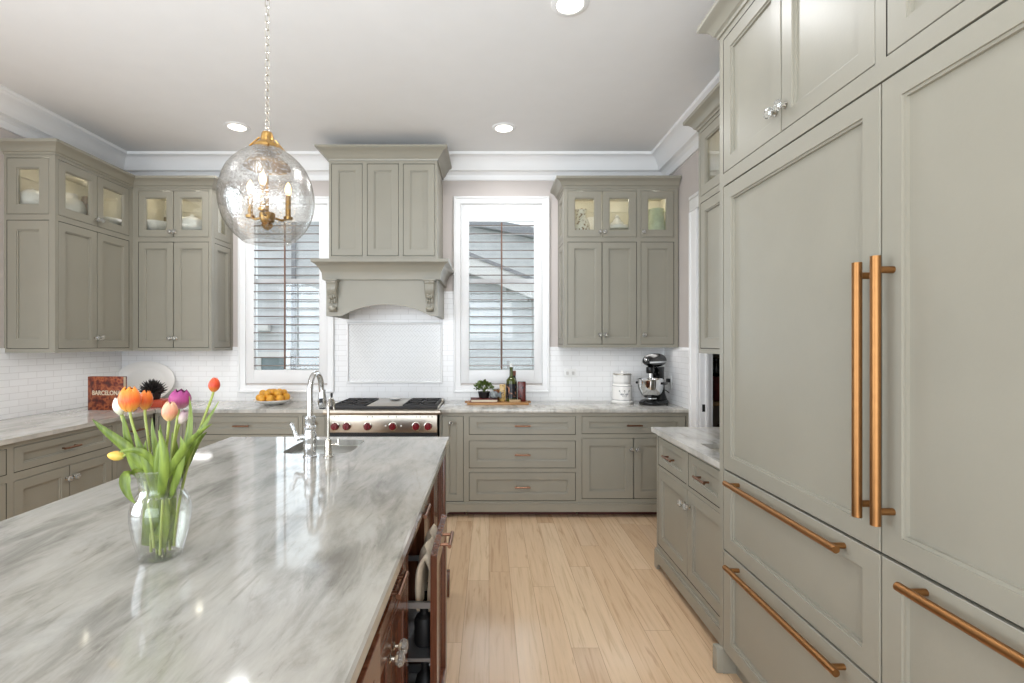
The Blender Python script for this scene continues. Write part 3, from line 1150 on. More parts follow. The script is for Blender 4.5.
# ---- back left wall cabinet --------------------------------------------------
LXF = -3.22                                                  # faces of the left wall cabinets
BX1 = -2.508
BW = BX1 - LXF
ZBL = 1.425
ZLL = ZBL + 0.028
c = thing('wall_cabinet', 'sage green wall cabinet with two lit glass tops, beside the left window', 'cabinet', (LXF, UY, 0), 0, 'sage wall cabinets')
a0, a1, a2 = X(138.2, UY) - LXF, X(173.3, UY) - LXF, X(208.8, UY) - LXF
carcass(c, BW, UD, ZBL, 2.9, [(a0, a2, ZG0, ZG1, True), (a0, a2, ZLL, ZD1)], side_open={'r': [(0.05, UD - 0.05, ZG0, ZG1, True), (0.05, UD - 0.05, ZLL, ZD1)]})
interior(c, BW, UD, ZG0 - 0.002, 2.88, r_open=True, shelf=True)
add_front(c, 'glass', a0, a1, ZG0, ZG1, knob=(a1 - 0.018, kz), sx=0.055)
add_front(c, 'glass', a1, a2, ZG0, ZG1, knob=(a1 + 0.018, kz), sx=0.055)
add_front(c, 'door', a0, a1, ZLL, ZD1, knob=(a1 - 0.024, ZLL + 0.085), sx=0.055)
add_front(c, 'door', a1, a2, ZLL, ZD1, knob=(a1 + 0.024, ZLL + 0.085), sx=0.055)
add_front(c, 'glass', 0.05, UD - 0.05, ZG0, ZG1, sx=0.06, rz=R(90), base=(BW, 0.0535), name='side_window')
add_front(c, 'door', 0.05, UD - 0.05, ZLL, ZD1, sx=0.05, rz=R(90), base=(BW, 0.0535), name='side_panel')
mb = MB()
mb.sweep([(0.0, 0), (BW, 0), (BW, UD)], CROWN)
mb.build('crown', 'paint', c, angle=25)
for t in (0.28, 0.72):
    point('puck_lamp', (LXF + BW * t, UY + 0.16, 2.85), 0.6, (1.0, 0.91, 0.76), 0.03)

# ---- left wall cabinet ------------------------------------------------------
LY0 = 3.71
LW, LD = UY - LY0, LXF - WX0
c = thing('wall_cabinet', 'sage green wall cabinet on the left wall, with a glass-topped end', 'cabinet', (LXF, LY0, 0), R(90), 'sage wall cabinets')
b0, b1, b2 = 3.738 - LY0, 4.112 - LY0, 4.475 - LY0
carcass(c, LW, LD, ZBL, 2.9, [(b0, b2, ZG0, ZG1, True), (b0, b2, ZLL, ZD1)], side_open={'l': [(0.02, LD - 0.045, ZG0, ZG1, True), (0.02, LD - 0.045, ZLL, ZD1)]})
interior(c, LW, LD, ZG0 - 0.002, 2.88, l_open=True, shelf=True)
add_front(c, 'glass', b0, b1, ZG0, ZG1, knob=(b1 - 0.02, kz + 0.01), sx=0.06)
add_front(c, 'glass', b1, b2, ZG0, ZG1, knob=(b1 + 0.02, kz + 0.01), sx=0.06)
add_front(c, 'door', b0, b1, ZLL, ZD1, knob=(b1 - 0.024, ZLL + 0.085), sx=0.06)
add_front(c, 'door', b1, b2, ZLL, ZD1, knob=(b1 + 0.024, ZLL + 0.085), sx=0.06)
add_front(c, 'glass', 0.02, LD - 0.045, ZG0, ZG1, sx=0.068, rz=R(-90), base=(0, LD - 0.0235), name='end_window')
add_front(c, 'door', 0.02, LD - 0.045, ZLL, ZD1, sx=0.068, rz=R(-90), base=(0, LD - 0.0235), name='end_panel')
mb = MB()
mb.sweep([(0, LD), (0, 0), (LW, 0)], CROWN)
mb.build('crown', 'paint', c, angle=25)
for t in (0.2, 0.65):
    point('puck_lamp', (LXF - 0.18, LY0 + LW * t, 2.85), 0.6, (1.0, 0.91, 0.76), 0.03)

# fill lamps added under the wall cabinets to brighten the tiles, no fixture
M['fill_glow'] = emissive('added_fill_glow', (255, 250, 240), 1.0)
for cab, w_, d_, z_, at in ((UX0, UW, UD, ZB, 'back_r'), (LXF, BW, UD, ZBL, 'back_l')):
    area('under_cabinet_fill', (cab + w_ / 2, UY + 0.09, z_ - 0.012), (R(-8), 0, 0), w_ - 0.12, 0.10, 1.2, (1.0, 0.98, 0.95))
area('under_cabinet_fill', (LXF - 0.09, LY0 + LW / 2, ZBL - 0.012), (0, R(-8), R(0)), 0.12, LW - 0.1, 0.9, (1.0, 0.98, 0.95))

# ---- range hood --------------------------------------------------------------
hx0, hx1 = -1.395, -0.453
hood = thing('range_hood', 'sage green wooden range hood with arched valance and corbels', 'range hood', (0, 0, 0))
HYU, HYL = 4.36, 4.30
mb = MB()
zt, zl = 3.10, Z(258, 4.2)
pan = [(331.3, 362.5), (367, 398.7), (403, 435)]
ops = [(X(a, HYU), X(b, HYU), Z(256, HYU), Z(163.7, HYU)) for a, b in pan]
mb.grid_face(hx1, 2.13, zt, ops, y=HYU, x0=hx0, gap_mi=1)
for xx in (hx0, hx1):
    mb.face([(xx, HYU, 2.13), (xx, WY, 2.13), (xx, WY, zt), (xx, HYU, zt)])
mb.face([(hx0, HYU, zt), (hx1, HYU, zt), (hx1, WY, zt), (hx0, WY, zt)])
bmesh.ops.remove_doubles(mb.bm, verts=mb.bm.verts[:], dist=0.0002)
mb.build('chimney', ['paint', 'gap_shade'], hood, smooth=False)
for a, b in pan:
    add_front(hood, 'door', X(a, HYU), X(b, HYU), Z(256, HYU), Z(163.7, HYU), sx=0.055, y=HYU, name='front_panel')
mb = MB()
z0 = 3.085
mb.sweep([(hx0, WY), (hx0, HYU), (hx1, HYU), (hx1, WY)], [(0, z0), (0.008, z0), (0.012, z0 + 0.012), (0.03, z0 + 0.03), (0.045, z0 + 0.055), (0.07, z0 + 0.076), (0.088, z0 + 0.084), (0.095, z0 + 0.09), (0.095, z0 + 0.105), (0, z0 + 0.105)])
mb.build('crown', 'paint', hood, angle=25)
bx0, bx1 = -1.40, -0.44
zb_, za_ = Z(316, HYL), Z(304.5, HYL)
zs_ = Z(279, HYL)
mb = MB()
z0 = zs_
mb.sweep([(bx0, WY), (bx0, HYL), (bx1, HYL), (bx1, WY)], [(0, z0 - 0.01), (0.024, z0 - 0.008), (0.026, z0 + 0.0), (0.03, z0 + 0.05), (0.036, z0 + 0.062), (0.05, z0 + 0.09), (0.072, z0 + 0.118), (0.09, z0 + 0.128), (0.1, z0 + 0.134), (0.1, z0 + 0.16), (-0.05, z0 + 0.16), (-0.05, z0 - 0.01)])
mb.build('mantel_shelf', 'paint', hood, angle=25)
# valance board with the arch and the two side boards
ax0, ax1 = X(341, HYL), X(431, HYL)
arc = []
hw = (ax1 - ax0) / 2
rise = za_ - zb_
rad = (hw * hw + rise * rise) / (2 * rise)
for i in range(25):
    t = -1 + 2 * i / 24
    xx = t * hw
    arc.append(((ax0 + ax1) / 2 + xx, zb_ + math.sqrt(rad * rad - xx * xx) - (rad - rise)))
poly = [(bx0, zs_ + 0.05), (bx0, zb_)] + arc + [(bx1, zb_), (bx1, zs_ + 0.05)]
mb = MB()
mb.prism(poly, HYL, HYL + 0.03)
mb.box(bx0, bx0 + 0.03, HYL + 0.03, WY - 0.008, zb_, zs_ + 0.05)
mb.box(bx1 - 0.03, bx1, HYL + 0.03, WY - 0.008, zb_, zs_ + 0.05)
mb.build('valance', 'paint', hood, smooth=False)
# liner with lamp
mb = MB()
mb.box(bx0 + 0.031, bx1 - 0.031, HYL + 0.031, WY - 0.01, zs_ - 0.02, zs_ + 0.0)
mb.build('liner', 'steel', hood)
area('hood_lamp', (-0.92, 4.66, zs_ - 0.03), (R(8), 0, 0), 0.5, 0.1, 0.3, (1.0, 0.97, 0.93))
# corbels
for px in (333.6, 430.2):
    cx = X(px, HYL)
    mb = MB()
    w2 = 0.047
    ztop = zs_ - 0.01
    H = ztop - Z(312, HYL)
    side = [(0.0, 0.0), (0.085, 0.0), (0.085, -0.03), (0.074, -0.038)]
    for i in range(1, 15):
        t = i / 14.0
        side.append((0.074 - 0.052 * t + 0.016 * math.sin(t * PI * 2.0), -0.038 - (H - 0.075) * t))
    for i in range(0, 9):
        t = PI * (0.15 + i / 8.0 * 0.95)
        side.append((0.024 + 0.022 * math.sin(t + 0.3), -(H - 0.022) + 0.022 * math.cos(t)))
    side.append((0.0, -(H - 0.012)))
    def lp(xx, k):
        return [(cx + xx * (0.62 + 0.38 * max(0.0, 1 + zz / H)), HYL - max(0.0, y) * k, ztop + zz) for y, zz in side]
    mb.loft([lp(-w2, 0.80), lp(-w2 * 0.8, 0.92), lp(-w2 * 0.3, 0.94), lp(0, 1.0), lp(w2 * 0.3, 0.94), lp(w2 * 0.8, 0.92), lp(w2, 0.80)])
    mb.box(cx - w2 - 0.008, cx + w2 + 0.008, HYL - 0.094, HYL, ztop - 0.014, ztop, 0.003)
    # leaf carving down the front
    for k in range(4):
        zz = ztop - 0.055 - k * 0.042
        for s in (-1, 1):
            mb.ball((cx + s * (0.016 + 0.004 * (k % 2)), HYL - 0.062 + 0.009 * k, zz), 0.016, 2, (0.75, 0.7, 1.5))
        mb.ball((cx, HYL - 0.068 + 0.009 * k, zz - 0.008), 0.013, 2, (0.6, 0.7, 1.7))
    mb.ball((cx, HYL - 0.035, ztop - H + 0.026), 0.024, 2, (1.5, 1, 1))
    mb.build('corbel', 'paint', hood, angle=40)

# ------------------------------------------------------------------ base cabinets on the back wall
BD = WY - 0.01 - FY


def plinth(root, w, foot_l=False, foot_r=False, y=-0.016, zt=0.118, zb=0.052, x0=0.0, mat='paint'):
    poly = [(x0, zt)]
    if foot_l:
        poly += [(x0, 0), (x0 + 0.045, 0), (x0 + 0.05, 0.018), (x0 + 0.066, 0.036), (x0 + 0.088, zb)]
    else:
        poly += [(x0, zb)]
    if foot_r:
        poly += [(w - 0.088, zb), (w - 0.066, 0.036), (w - 0.05, 0.018), (w - 0.045, 0), (w, 0)]
    else:
        poly += [(w, zb)]
    poly += [(w, zt)]
    mb = MB()
    mb.prism(poly, y, y + 0.02)
    mb.box(x0, w, y + 0.004, 0.0, zt, zt + 0.012, 0.003)
    o = mb.build('plinth', mat, root, smooth=False)
    mb = MB()
    mb.box(x0 + 0.01, w - 0.01, 0.075, 0.09, 0, 0.11)
    mb.build('kickboard', 'kick_shade', root)
    return o


M['kick_shade'] = simple('kick_shade_brown', (92, 44, 34), 0.5)  # toe-space shade and reflected cherry put into the colour

# narrow pull-out right of the range
nx0, nx1 = -0.425, -0.195
c = thing('base_cabinet', 'narrow sage base cabinet with one knob, just right of the range', 'cabinet', (nx0, FY, 0), 0, 'sage base cabinets')
w = nx1 - nx0
carcass(c, w, BD, 0.10, CTB, [(0.02, w - 0.022, 0.135, 0.87)])
add_front(c, 'door', 0.02, w - 0.022, 0.135, 0.87, knob=(X(450.8, FY) - nx0, Z(422.5, FY)), sx=0.055)
plinth(c, w, foot_l=True)
# drawers
qx0, qx1 = nx1, X(578.5, FY)
c = thing('base_cabinet', 'wide sage base cabinet with three stacked drawers, below the right window', 'cabinet', (qx0, FY, 0), 0, 'sage base cabinets')
w = qx1 - qx0
g0, g1 = X(469, FY) - qx0, X(575.7, FY) - qx0
rows = [(Z(434.7, FY), Z(416.6, FY)), (Z(468.2, FY), Z(440.7, FY)), (Z(501, FY), Z(472.4, FY))]
carcass(c, w, BD, 0.10, CTB, [(g0, g1, a, b) for a, b in rows])
for a, b in rows:
    add_front(c, 'drawer', g0, g1, a, b, pull=((g0 + g1) / 2, (a + b) / 2), sx=0.062, sz=0.045 if b - a < 0.2 else 0.058)
plinth(c, w)
# drawer over two doors
rx0, rx1 = qx1, 1.715
c = thing('base_cabinet', 'sage base cabinet with one drawer over two doors, below the stand mixer', 'cabinet', (rx0, FY, 0), 0, 'sage base cabinets')
w = rx1 - rx0
g0, g1, gm = X(581.7, FY) - rx0, X(686, FY) - rx0, X(633.7, FY) - rx0
dz0, dz1, ez0, ez1 = Z(434, FY), Z(416.4, FY), 0.158, Z(438, FY)
carcass(c, w, BD, 0.10, CTB, [(g0, g1, dz0, dz1), (g0, g1, ez0, ez1)])
add_front(c, 'drawer', g0, g1, dz0, dz1, pull=((g0 + g1) / 2, (dz0 + dz1) / 2), sx=0.062)
add_front(c, 'door', g0, gm, ez0, ez1, knob=(gm - 0.025, Z(449, FY)), sx=0.062)
add_front(c, 'door', gm, g1, ez0, ez1, knob=(gm + 0.028, Z(449, FY)), sx=0.062)
plinth(c, w)

# left of the range: narrow unit, drawer stack; then the left wall run
LFX = -2.865
c = thing('base_cabinet', 'narrow sage base cabinet behind the faucet, left of the range', 'cabinet', (-1.62, FY, 0), 0, 'sage base cabinets')
w = 0.235
carcass(c, w, BD, 0.10, CTB, [(0.02, w - 0.02, 0.135, 0.87)])
add_front(c, 'door', 0.02, w - 0.02, 0.135, 0.87, knob=(w / 2, 0.815), sx=0.055)
plinth(c, w, foot_r=True)
bx = LFX
c = thing('base_cabinet', 'sage base cabinet with drawers below the left window and fruit bowl', 'cabinet', (bx, FY, 0), 0, 'sage base cabinets')
w = -1.62 - bx
g0, g1 = X(186, FY) - bx, X(298.5, FY) - bx
carcass(c, w, BD, 0.10, CTB, [(g0, g1, a, b) for a, b in rows] + [(0.03, g0 - 0.03, 0.14, rows[0][1])])
for a, b in rows:
    add_front(c, 'drawer', g0, g1, a, b, pull=((g0 + g1) / 2, (a + b) / 2), sx=0.062, sz=0.045 if b - a < 0.2 else 0.058)
add_front(c, 'door', 0.03, g0 - 0.03, 0.14, rows[0][1], sx=0.055)
plinth(c, w)


def base_unit(label, loc, rz, w, d, split, pull=True, drawers=None, dtop=0.868, dbot=0.712, etop=0.664, ebot=0.158, kz=0.578, feet=(False, False), sx=0.06, koff=0.03):
    c = thing('base_cabinet', label, 'cabinet', loc, rz, 'sage base cabinets')
    drawers = drawers or [(0.022, w - 0.022)]
    carcass(c, w, d, 0.10, CTB, [(a, b, dbot, dtop) for a, b in drawers] + [(0.022, w - 0.022, ebot, etop)])
    for a, b in drawers:
        add_front(c, 'drawer', a, b, dbot, dtop, pull=((a + b) / 2, (dbot + dtop) / 2) if pull else None, sx=sx, sz=0.042)
    if split:
        add_front(c, 'door', 0.022, split, ebot, etop, knob=(split - koff, kz), sx=sx)
        add_front(c, 'door', split, w - 0.022, ebot, etop, knob=(split + koff, kz), sx=sx)
    else:
        add_front(c, 'door', 0.022, w - 0.022, ebot, etop, knob=(w - 0.05, kz), sx=sx)
    plinth(c, w, *feet)
    return c


LDp = LFX - WX0 - 0.01
base_unit('sage left-wall base cabinet, wide drawer over two doors, beside the tulips', (LFX, 2.992, 0), R(90), 3.825 - 2.992, LDp, 3.418 - 2.992)
base_unit('sage base cabinet cut off by the picture edge, on the left wall', (LFX, 2.15, 0), R(90), 2.992 - 2.15, LDp, 0.42)
base_unit('narrow sage base cabinet in the left corner, behind the tulips', (LFX, 3.825, 0), R(90), 4.265 - 3.825, LDp, None)

# ---- worktops ---------------------------------------------------------------
def slab_top(mb, poly, z0=CTB, z1=CT, bev=0.006):
    rows = mb.loft([[(x, y, z0) for x, y in poly], [(x, y, z1) for x, y in poly]], True, True)
    return rows


mb = MB()
mb.box(-0.432, 1.716, 4.262, WY - 0.009, CTB, CT, 0.006)
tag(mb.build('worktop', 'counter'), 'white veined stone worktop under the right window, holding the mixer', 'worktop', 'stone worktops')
mb = MB()
poly = [(WX0 + 0.009, 2.1), (-2.84, 2.1), (-2.84, 4.262), (-1.372, 4.262), (-1.372, WY - 0.009), (WX0 + 0.009, WY - 0.009)]
mb.prism_z(poly, CTB, CT)
bmesh.ops.bevel(mb.bm, geom=[e for e in mb.bm.edges if all(abs(v.co.z - CT) < 1e-5 for v in e.verts)], offset=0.006, segments=2, affect='EDGES')
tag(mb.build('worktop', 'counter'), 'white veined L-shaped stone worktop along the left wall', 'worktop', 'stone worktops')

# ---- range ------------------------------------------------------------------
rg = thing('gas_range', 'stainless steel gas range with six dark red knobs, under the hood', 'range', (-0.902, 0, 0))
rw = 0.462
mb = MB()
mb.box(-rw, rw, 4.27, WY - 0.012, 0.10, 0.895)
mb.box(-rw, rw, 4.25, 4.85, 0.895, 0.932, 0.004)
for sx_ in (-1, 1):
    for yy in (4.33, 4.78):
        mb.lathe([(0.022, 0.0), (0.022, 0.10)], (sx_ * (rw - 0.06), yy, 0), 12)
mb.build('body', 'steel', rg)
mb = MB()
loop = [(4.258, 0.885), (4.25, 0.885), (4.212, 0.888), (4.198, 0.896), (4.194, 0.91), (4.198, 0.924), (4.21, 0.932), (4.258, 0.934)]
mb.loft([[(-0.492, y, z) for y, z in loop], [(0.492, y, z) for y, z in loop]])
mb.build('bullnose', 'steel', rg, angle=30)
mb = MB()
mb.box(-rw, rw, 4.245, 4.275, 0.735, 0.885, 0.003)
cp = mb.build('control_panel', 'steel', rg)
mb = MB()
mb.box(-rw + 0.001, rw - 0.001, 4.252, 4.272, 0.701, 0.7345)
mb.build('dark_strip', 'black_matte', rg)  # dark strip between control panel and oven door
mb = MB()
mb.box(-rw, rw, 4.24, 4.27, 0.18, 0.70, 0.006)
mb.box(-rw + 0.12, rw - 0.12, 4.236, 4.242, 0.32, 0.56, 0.004)
mb.tube([(-rw + 0.05, 4.19, 0.67), (rw - 0.05, 4.19, 0.67)], 0.013, 12)
for s in (-1, 1):
    mb.tube([(s * (rw - 0.09), 4.24, 0.67), (s * (rw - 0.09), 4.19, 0.67)], 0.01, 10)
mb.build('oven_door', 'steel', rg)
My = Matrix.Rotation(R(90), 4, 'X')
for px in (334.5, 346.3, 367.3, 392.5, 415.9, 428):
    kx = X(px, 4.235) + 0.902
    mb = MB()
    mb.lathe([(0.033, 0.0), (0.033, 0.004), (0.028, 0.007), (0.0285, 0.03), (0.025, 0.036), (0.0, 0.037)], n=22, M4=My)
    mb.box(-0.006, 0.006, -0.046, -0.034, -0.027, 0.027, 0.003)
    k = mb.build('knob', 'red_knob', rg, (kx, 4.245, Z(426.5, 4.235)))
    mb = MB()
    mb.lathe([(0.037, 0.0), (0.037, 0.003), (0.034, 0.005)], n=24, M4=My)
    mb.build('bezel', 'nickel', k)
mb = MB()
for px in (334.5, 338, 346.3, 351, 367.3, 372, 388, 396, 416, 420, 428, 432):
    mb.lathe([(0.005, 0.0), (0.005, 0.002), (0, 0.0025)], (0, 0, 0), 10, Matrix.Translation((X(px, 4.235) + 0.902, 4.2452, Z(417, 4.235))) @ My)
mb.build('indicator_marks', 'black_matte', rg)
for px in (385.4, 401):
    mb = MB()
    mb.lathe([(0.008, 0.0), (0.008, 0.006), (0.0, 0.009)], n=12, M4=Matrix.Translation((X(px, 4.235) + 0.902, 4.245, Z(426, 4.235))) @ My)
    mb.build('indicator_lamp', 'white_plastic', rg)
# cooktop wells, burners, grates, griddle
for (x0, x1) in ((-0.445, -0.16), (0.16, 0.445)):
    mb = MB()
    mb.box(x0, x1, 4.29, 4.82, 0.932, 0.936)
    mb.build('burner_tray', 'iron', rg)
    for yy in (4.42, 4.69):
        mb = MB()
        cx = (x0 + x1) / 2
        mb.lathe([(0.055, 0.936), (0.055, 0.944), (0.04, 0.946), (0.04, 0.953), (0.0, 0.954)], (cx, yy, 0), 20)
        mb.build('burner', 'iron', rg)
    for (ya, yb) in ((4.292, 4.553), (4.557, 4.818)):
        mb = MB()
        t = 0.006
        zt0, zt1 = 0.952, 0.966
        mb.box(x0, x1, ya, ya + 0.012, 0.937, zt1, 0.002)
        mb.box(x0, x1, yb - 0.012, yb, 0.937, zt1, 0.002)
        mb.box(x0, x0 + 0.012, ya, yb, 0.94, zt1, 0.002)
        mb.box(x1 - 0.012, x1, ya, yb, 0.94, zt1, 0.002)
        cx, cy = (x0 + x1) / 2, (ya + yb) / 2
        for ang in range(0, 360, 45):
            q = Matrix.Translation((cx, cy, 0)) @ Matrix.Rotation(R(ang), 4, 'Z')
            ln = 0.13 if ang % 90 == 0 else 0.168
            mb.box(0.03, ln, -t, t, zt0, zt1, 0.002, M4=q)
        mb.build('grate', 'iron', rg, angle=30)
mb = MB()
mb.box(-0.15, 0.15, 4.29, 4.82, 0.932, 0.958, 0.004)
mb.box(-0.15, 0.15, 4.272, 4.29, 0.932, 0.95, 0.002)
gr_ = mb.build('griddle', 'steel', rg)
mb = MB()
mb.box(-rw, rw, 4.262, 4.288, 0.932, 0.956, 0.003)
mb.build('front_grate_rail', 'iron', rg)
mb = MB()
mb.box(-rw, rw, 4.835, WY - 0.012, 0.93, 0.955, 0.004)
mb.build('back_guard', 'steel', rg)
sr = MB()
sr.lathe([(0.028, 0), (0.05, 0.006), (0.058, 0.016), (0.055, 0.017), (0.046, 0.008), (0.0, 0.006)], n=24)
sr = sr.build('spoon_rest', 'white', None, (-0.885, 4.72, 0.9585))
tag(sr, 'small white dish on the steel griddle of the range', 'dish')

# ------------------------------------------------------------------ right hand run: base, wall cabinet, fridge tower
RFX = 1.125
RY1, RY0 = 3.352, 2.335
RDp = WX1 - RFX - 0.01
rw_ = RY1 - RY0
s1, s2 = RY1 - 2.852, RY1 - 2.822
base_unit('pale-lit sage base cabinet with two drawers over two doors, next to the fridge', (RFX, RY1, 0), R(-90), rw_, RDp, RY1 - 2.836,
          drawers=[(0.03, s1), (s2, rw_ - 0.06)], dtop=0.876, dbot=0.69, etop=0.668, ebot=0.16, feet=(True, False), koff=0.035)
# worktop with the bar sink cut out
sxa, sxb, sya, syb = 1.19, 1.56, 2.40, 2.82
mb = MB()
tx0, tx1, ty0, ty1 = 1.095, 1.716, 2.302, 3.375
mb.grid_face(tx1, ty0, ty1, [(sxa, sxb, sya, syb)], y=0, depth=CT - CTB, back=False, x0=tx0, M4=Matrix(((1, 0, 0, 0), (0, 0, 1, 0), (0, -1, 0, CT), (0, 0, 0, 1))))
for pts in ([(tx0, ty0), (tx0, ty1)], [(tx0, ty1), (tx1, ty1)], [(tx1, ty1), (tx1, ty0)], [(tx1, ty0), (tx0, ty0)]):
    (xa, ya), (xb, yb) = pts
    mb.face([(xa, ya, CTB), (xb, yb, CTB), (xb, yb, CT), (xa, ya, CT)])
bmesh.ops.remove_doubles(mb.bm, verts=mb.bm.verts[:], dist=0.0002)
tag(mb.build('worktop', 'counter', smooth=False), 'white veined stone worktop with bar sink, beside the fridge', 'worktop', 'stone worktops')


def basin(name, label, x0, x1, y0, y1, depth, r=0.05):
    def loop(ins, z, rr):
        pts = []
        for (cx, cy, a0) in ((x1 - ins - rr, y1 - ins - rr, 0), (x0 + ins + rr, y1 - ins - rr, 90), (x0 + ins + rr, y0 + ins + rr, 180), (x1 - ins - rr, y0 + ins + rr, 270)):
            for k in range(6):
                t = R(a0 + 90 * k / 5)
                pts.append((cx + rr * math.cos(t), cy + rr * math.sin(t), z))
        return pts
    mb = MB()
    zt = CTB - 0.001
    mb.loft([loop(-0.02, zt - 0.004, r), loop(-0.02, zt, r), loop(0.0, zt, r), loop(0.008, zt - depth * 0.85, r), loop(0.03, zt - depth, r), loop(0.10, zt - depth - 0.004, r * 0.6)], True, True)
    rt = thing(name, label, 'sink', (0, 0, 0))
    mb.build('bowl', 'sink_steel', rt, recalc=False)
    mb = MB()
    mb.lathe([(0.042, zt - depth - 0.003), (0.042, zt - depth + 0.002), (0.03, zt - depth + 0.002), (0.0, zt - depth - 0.001)], ((x0 + x1) / 2, (y0 + y1) / 2, 0), 18)
    mb.build('drain', 'nickel', rt)
    return rt


basin('bar_sink', 'small stainless bar sink in the worktop beside the fridge', sxa, sxb, sya, syb, 0.18)

# wall cabinet above it
RUX, RUY1, RUY0 = 1.385, 3.305, 2.31
ruw, rud = RUY1 - RUY0, WX1 - RUX - 0.005
c = thing('wall_cabinet', 'tall sage wall cabinet with glass top between the doorway and fridge', 'cabinet', (RUX, RUY1, 0), R(-90), 'sage wall cabinets')
h = ruw / 2
carcass(c, ruw, rud, 1.43, 2.9, [(0.03, ruw - 0.03, ZG0, ZG1, True), (0.03, ruw - 0.03, 1.46, ZD1)])
interior(c, ruw, rud, ZG0 - 0.002, 2.88)
for i, (a, b) in enumerate(((0.03, h), (h, ruw - 0.03))):
    add_front(c, 'glass', a, b, ZG0, ZG1, sx=0.06, knob=(h - 0.02 if i == 0 else h + 0.02, kz))
    add_front(c, 'door', a, b, 1.46, ZD1, sx=0.06, knob=(h - 0.025 if i == 0 else h + 0.025, 1.54))
mb = MB()
mb.sweep([(0, rud), (0, 0), (ruw, 0)], CROWN)
mb.build('crown', 'paint', c, angle=25)
point('puck_lamp', (1.55, 3.05, 2.85), 0.6, (1.0, 0.91, 0.76), 0.03)

# fridge tower: local x runs towards the camera
FX = 1.06
TY1 = 2.298
fdp = WX1 - FX - 0.005
tower = thing('fridge_surround', 'sage panelled tall surround with crown, framing the refrigerator columns', 'cabinet surround', (FX, TY1, 0), R(-90))
yl = TY1 - 0.40                                             # runs on past the picture edge
TW = TY1 - 0.40
fx0 = TY1 - 2.262                                           # first fridge edge, local x
fx1 = TY1 - 1.3525
fx2 = TY1 - 0.443
mb = MB()
mb.box(0.0, fx0 - 0.003, 0.0, fdp, 0.0, 2.9)
mb.box(fx2 + 0.003, TW, 0.0, fdp, 0.0, 2.9)
mb.box(fx0 - 0.003, fx2 + 0.003, 0.0, 0.02, 2.206, 2.252)
mb.build('frame', 'paint', tower, smooth=False)
mb = MB()
mb.sweep([(0, fdp), (0, 0), (TW, 0)], CROWN)
mb.build('crown', 'paint', tower, angle=25)
mb = MB()
mb.box(-0.012, 0.032, -0.028, 0.03, 0.0, 0.112, 0.004)
mb.build('foot', 'paint', tower)
mb = MB()
mb.box(fx0, TW, 0.06, 0.08, 0.0, 0.105)
mb.build('kickboard', 'paint', tower)


def column(name, label, cat, x0, x1, splits, handle_x, handle_z, zb=0.105):
    """tall appliance column in the tower's frame; splits = list of (z0, z1, kind)"""
    rt = thing(name, label, cat, (FX, TY1, 0), R(-90), 'refrigerator columns')
    mb = MB()
    mb.box(x0 + 0.004, x1 - 0.004, 0.024, fdp - 0.01, zb, 2.2)
    mb.build('body', 'black_matte', rt)
    for (z0, z1, kind) in splits:
        o = add_front(rt, 'drawer' if kind == 'drawer' else 'door', x0, x1, z0, z1, sx=0.064, sz=0.062, gap=0.003)
        if kind == 'drawer':
            make_pull(o, (x1 - x0) / 2 - 0.003, z1 - z0 - 0.036, 0.69, 0.0, 'brass', 0.0115, 0.045, inset=0.03, post_r=0.009)
        else:
            make_pull(o, handle_x - x0 - 0.003, (handle_z[0] + handle_z[1]) / 2 - z0 - 0.003, handle_z[1] - handle_z[0], 0.0, 'brass', 0.0125, 0.046, vertical=True, inset=0.036, post_r=0.0095)
    return rt


column('refrigerator', 'panelled sage refrigerator column with two lower drawers, nearer the sink', 'refrigerator', fx0, fx1,
       [(0.93, 2.203, 'door'), (0.568, 0.927, 'drawer'), (0.11, 0.565, 'drawer')], TY1 - 1.378, (1.02, 1.72))
column('freezer', 'panelled sage freezer column with one lower drawer, at the picture edge', 'freezer', fx1, fx2,
       [(0.93, 2.203, 'door'), (0.11, 0.927, 'drawer')], TY1 - 1.312, (1.02, 1.727))
# cabinets above the columns
u0, um, u1 = TY1 - 2.268, TY1 - 1.816, TY1 - 1.372
u2, u3, u4 = TY1 - 1.335, TY1 - 0.89, TY1 - 0.445
for (nm, a, m_, b, xx0, xx1) in (('sage two-door overhead cabinet with crystal knobs, above the refrigerator column', u0, um, u1, fx0 - 0.003, TY1 - 1.3525),
                                 ('sage overhead cabinet cut off by the frame, above the freezer column', u2, u3, u4, TY1 - 1.3525, fx2 + 0.003)):
    c = thing('overhead_cabinet', nm, 'cabinet', (FX, TY1, 0), R(-90), 'overhead cabinets')
    mb = MB()
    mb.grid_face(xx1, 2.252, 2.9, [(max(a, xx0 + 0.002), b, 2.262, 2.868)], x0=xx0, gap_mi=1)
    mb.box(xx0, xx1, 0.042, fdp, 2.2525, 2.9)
    mb.build('body', ['paint', 'gap_shade'], c, smooth=False)
    a = max(a, xx0 + 0.002)
    add_front(c, 'door', a, m_, 2.262, 2.868, sx=0.06, knob=(m_ - 0.03, 2.262 + 0.085))
    add_front(c, 'door', m_, b, 2.262, 2.868, sx=0.06, knob=(m_ + 0.03, 2.262 + 0.085))

# ------------------------------------------------------------------ island
IX0, IX1, IY0, IY1 = -1.562, -0.236, 0.12, 3.03
IFX = -0.27
isl = thing('kitchen_island', 'reddish brown wooden island with drawers and an open pull-out', 'kitchen island', (IFX, 0.16, 0), R(90))
O = 0.16


def iy(y):
    return y - O


iw, idp = 3.0 - O, 1.0
nY = [1.115, 1.64, 1.672, 2.09, 2.12, 2.93]
mb = MB()
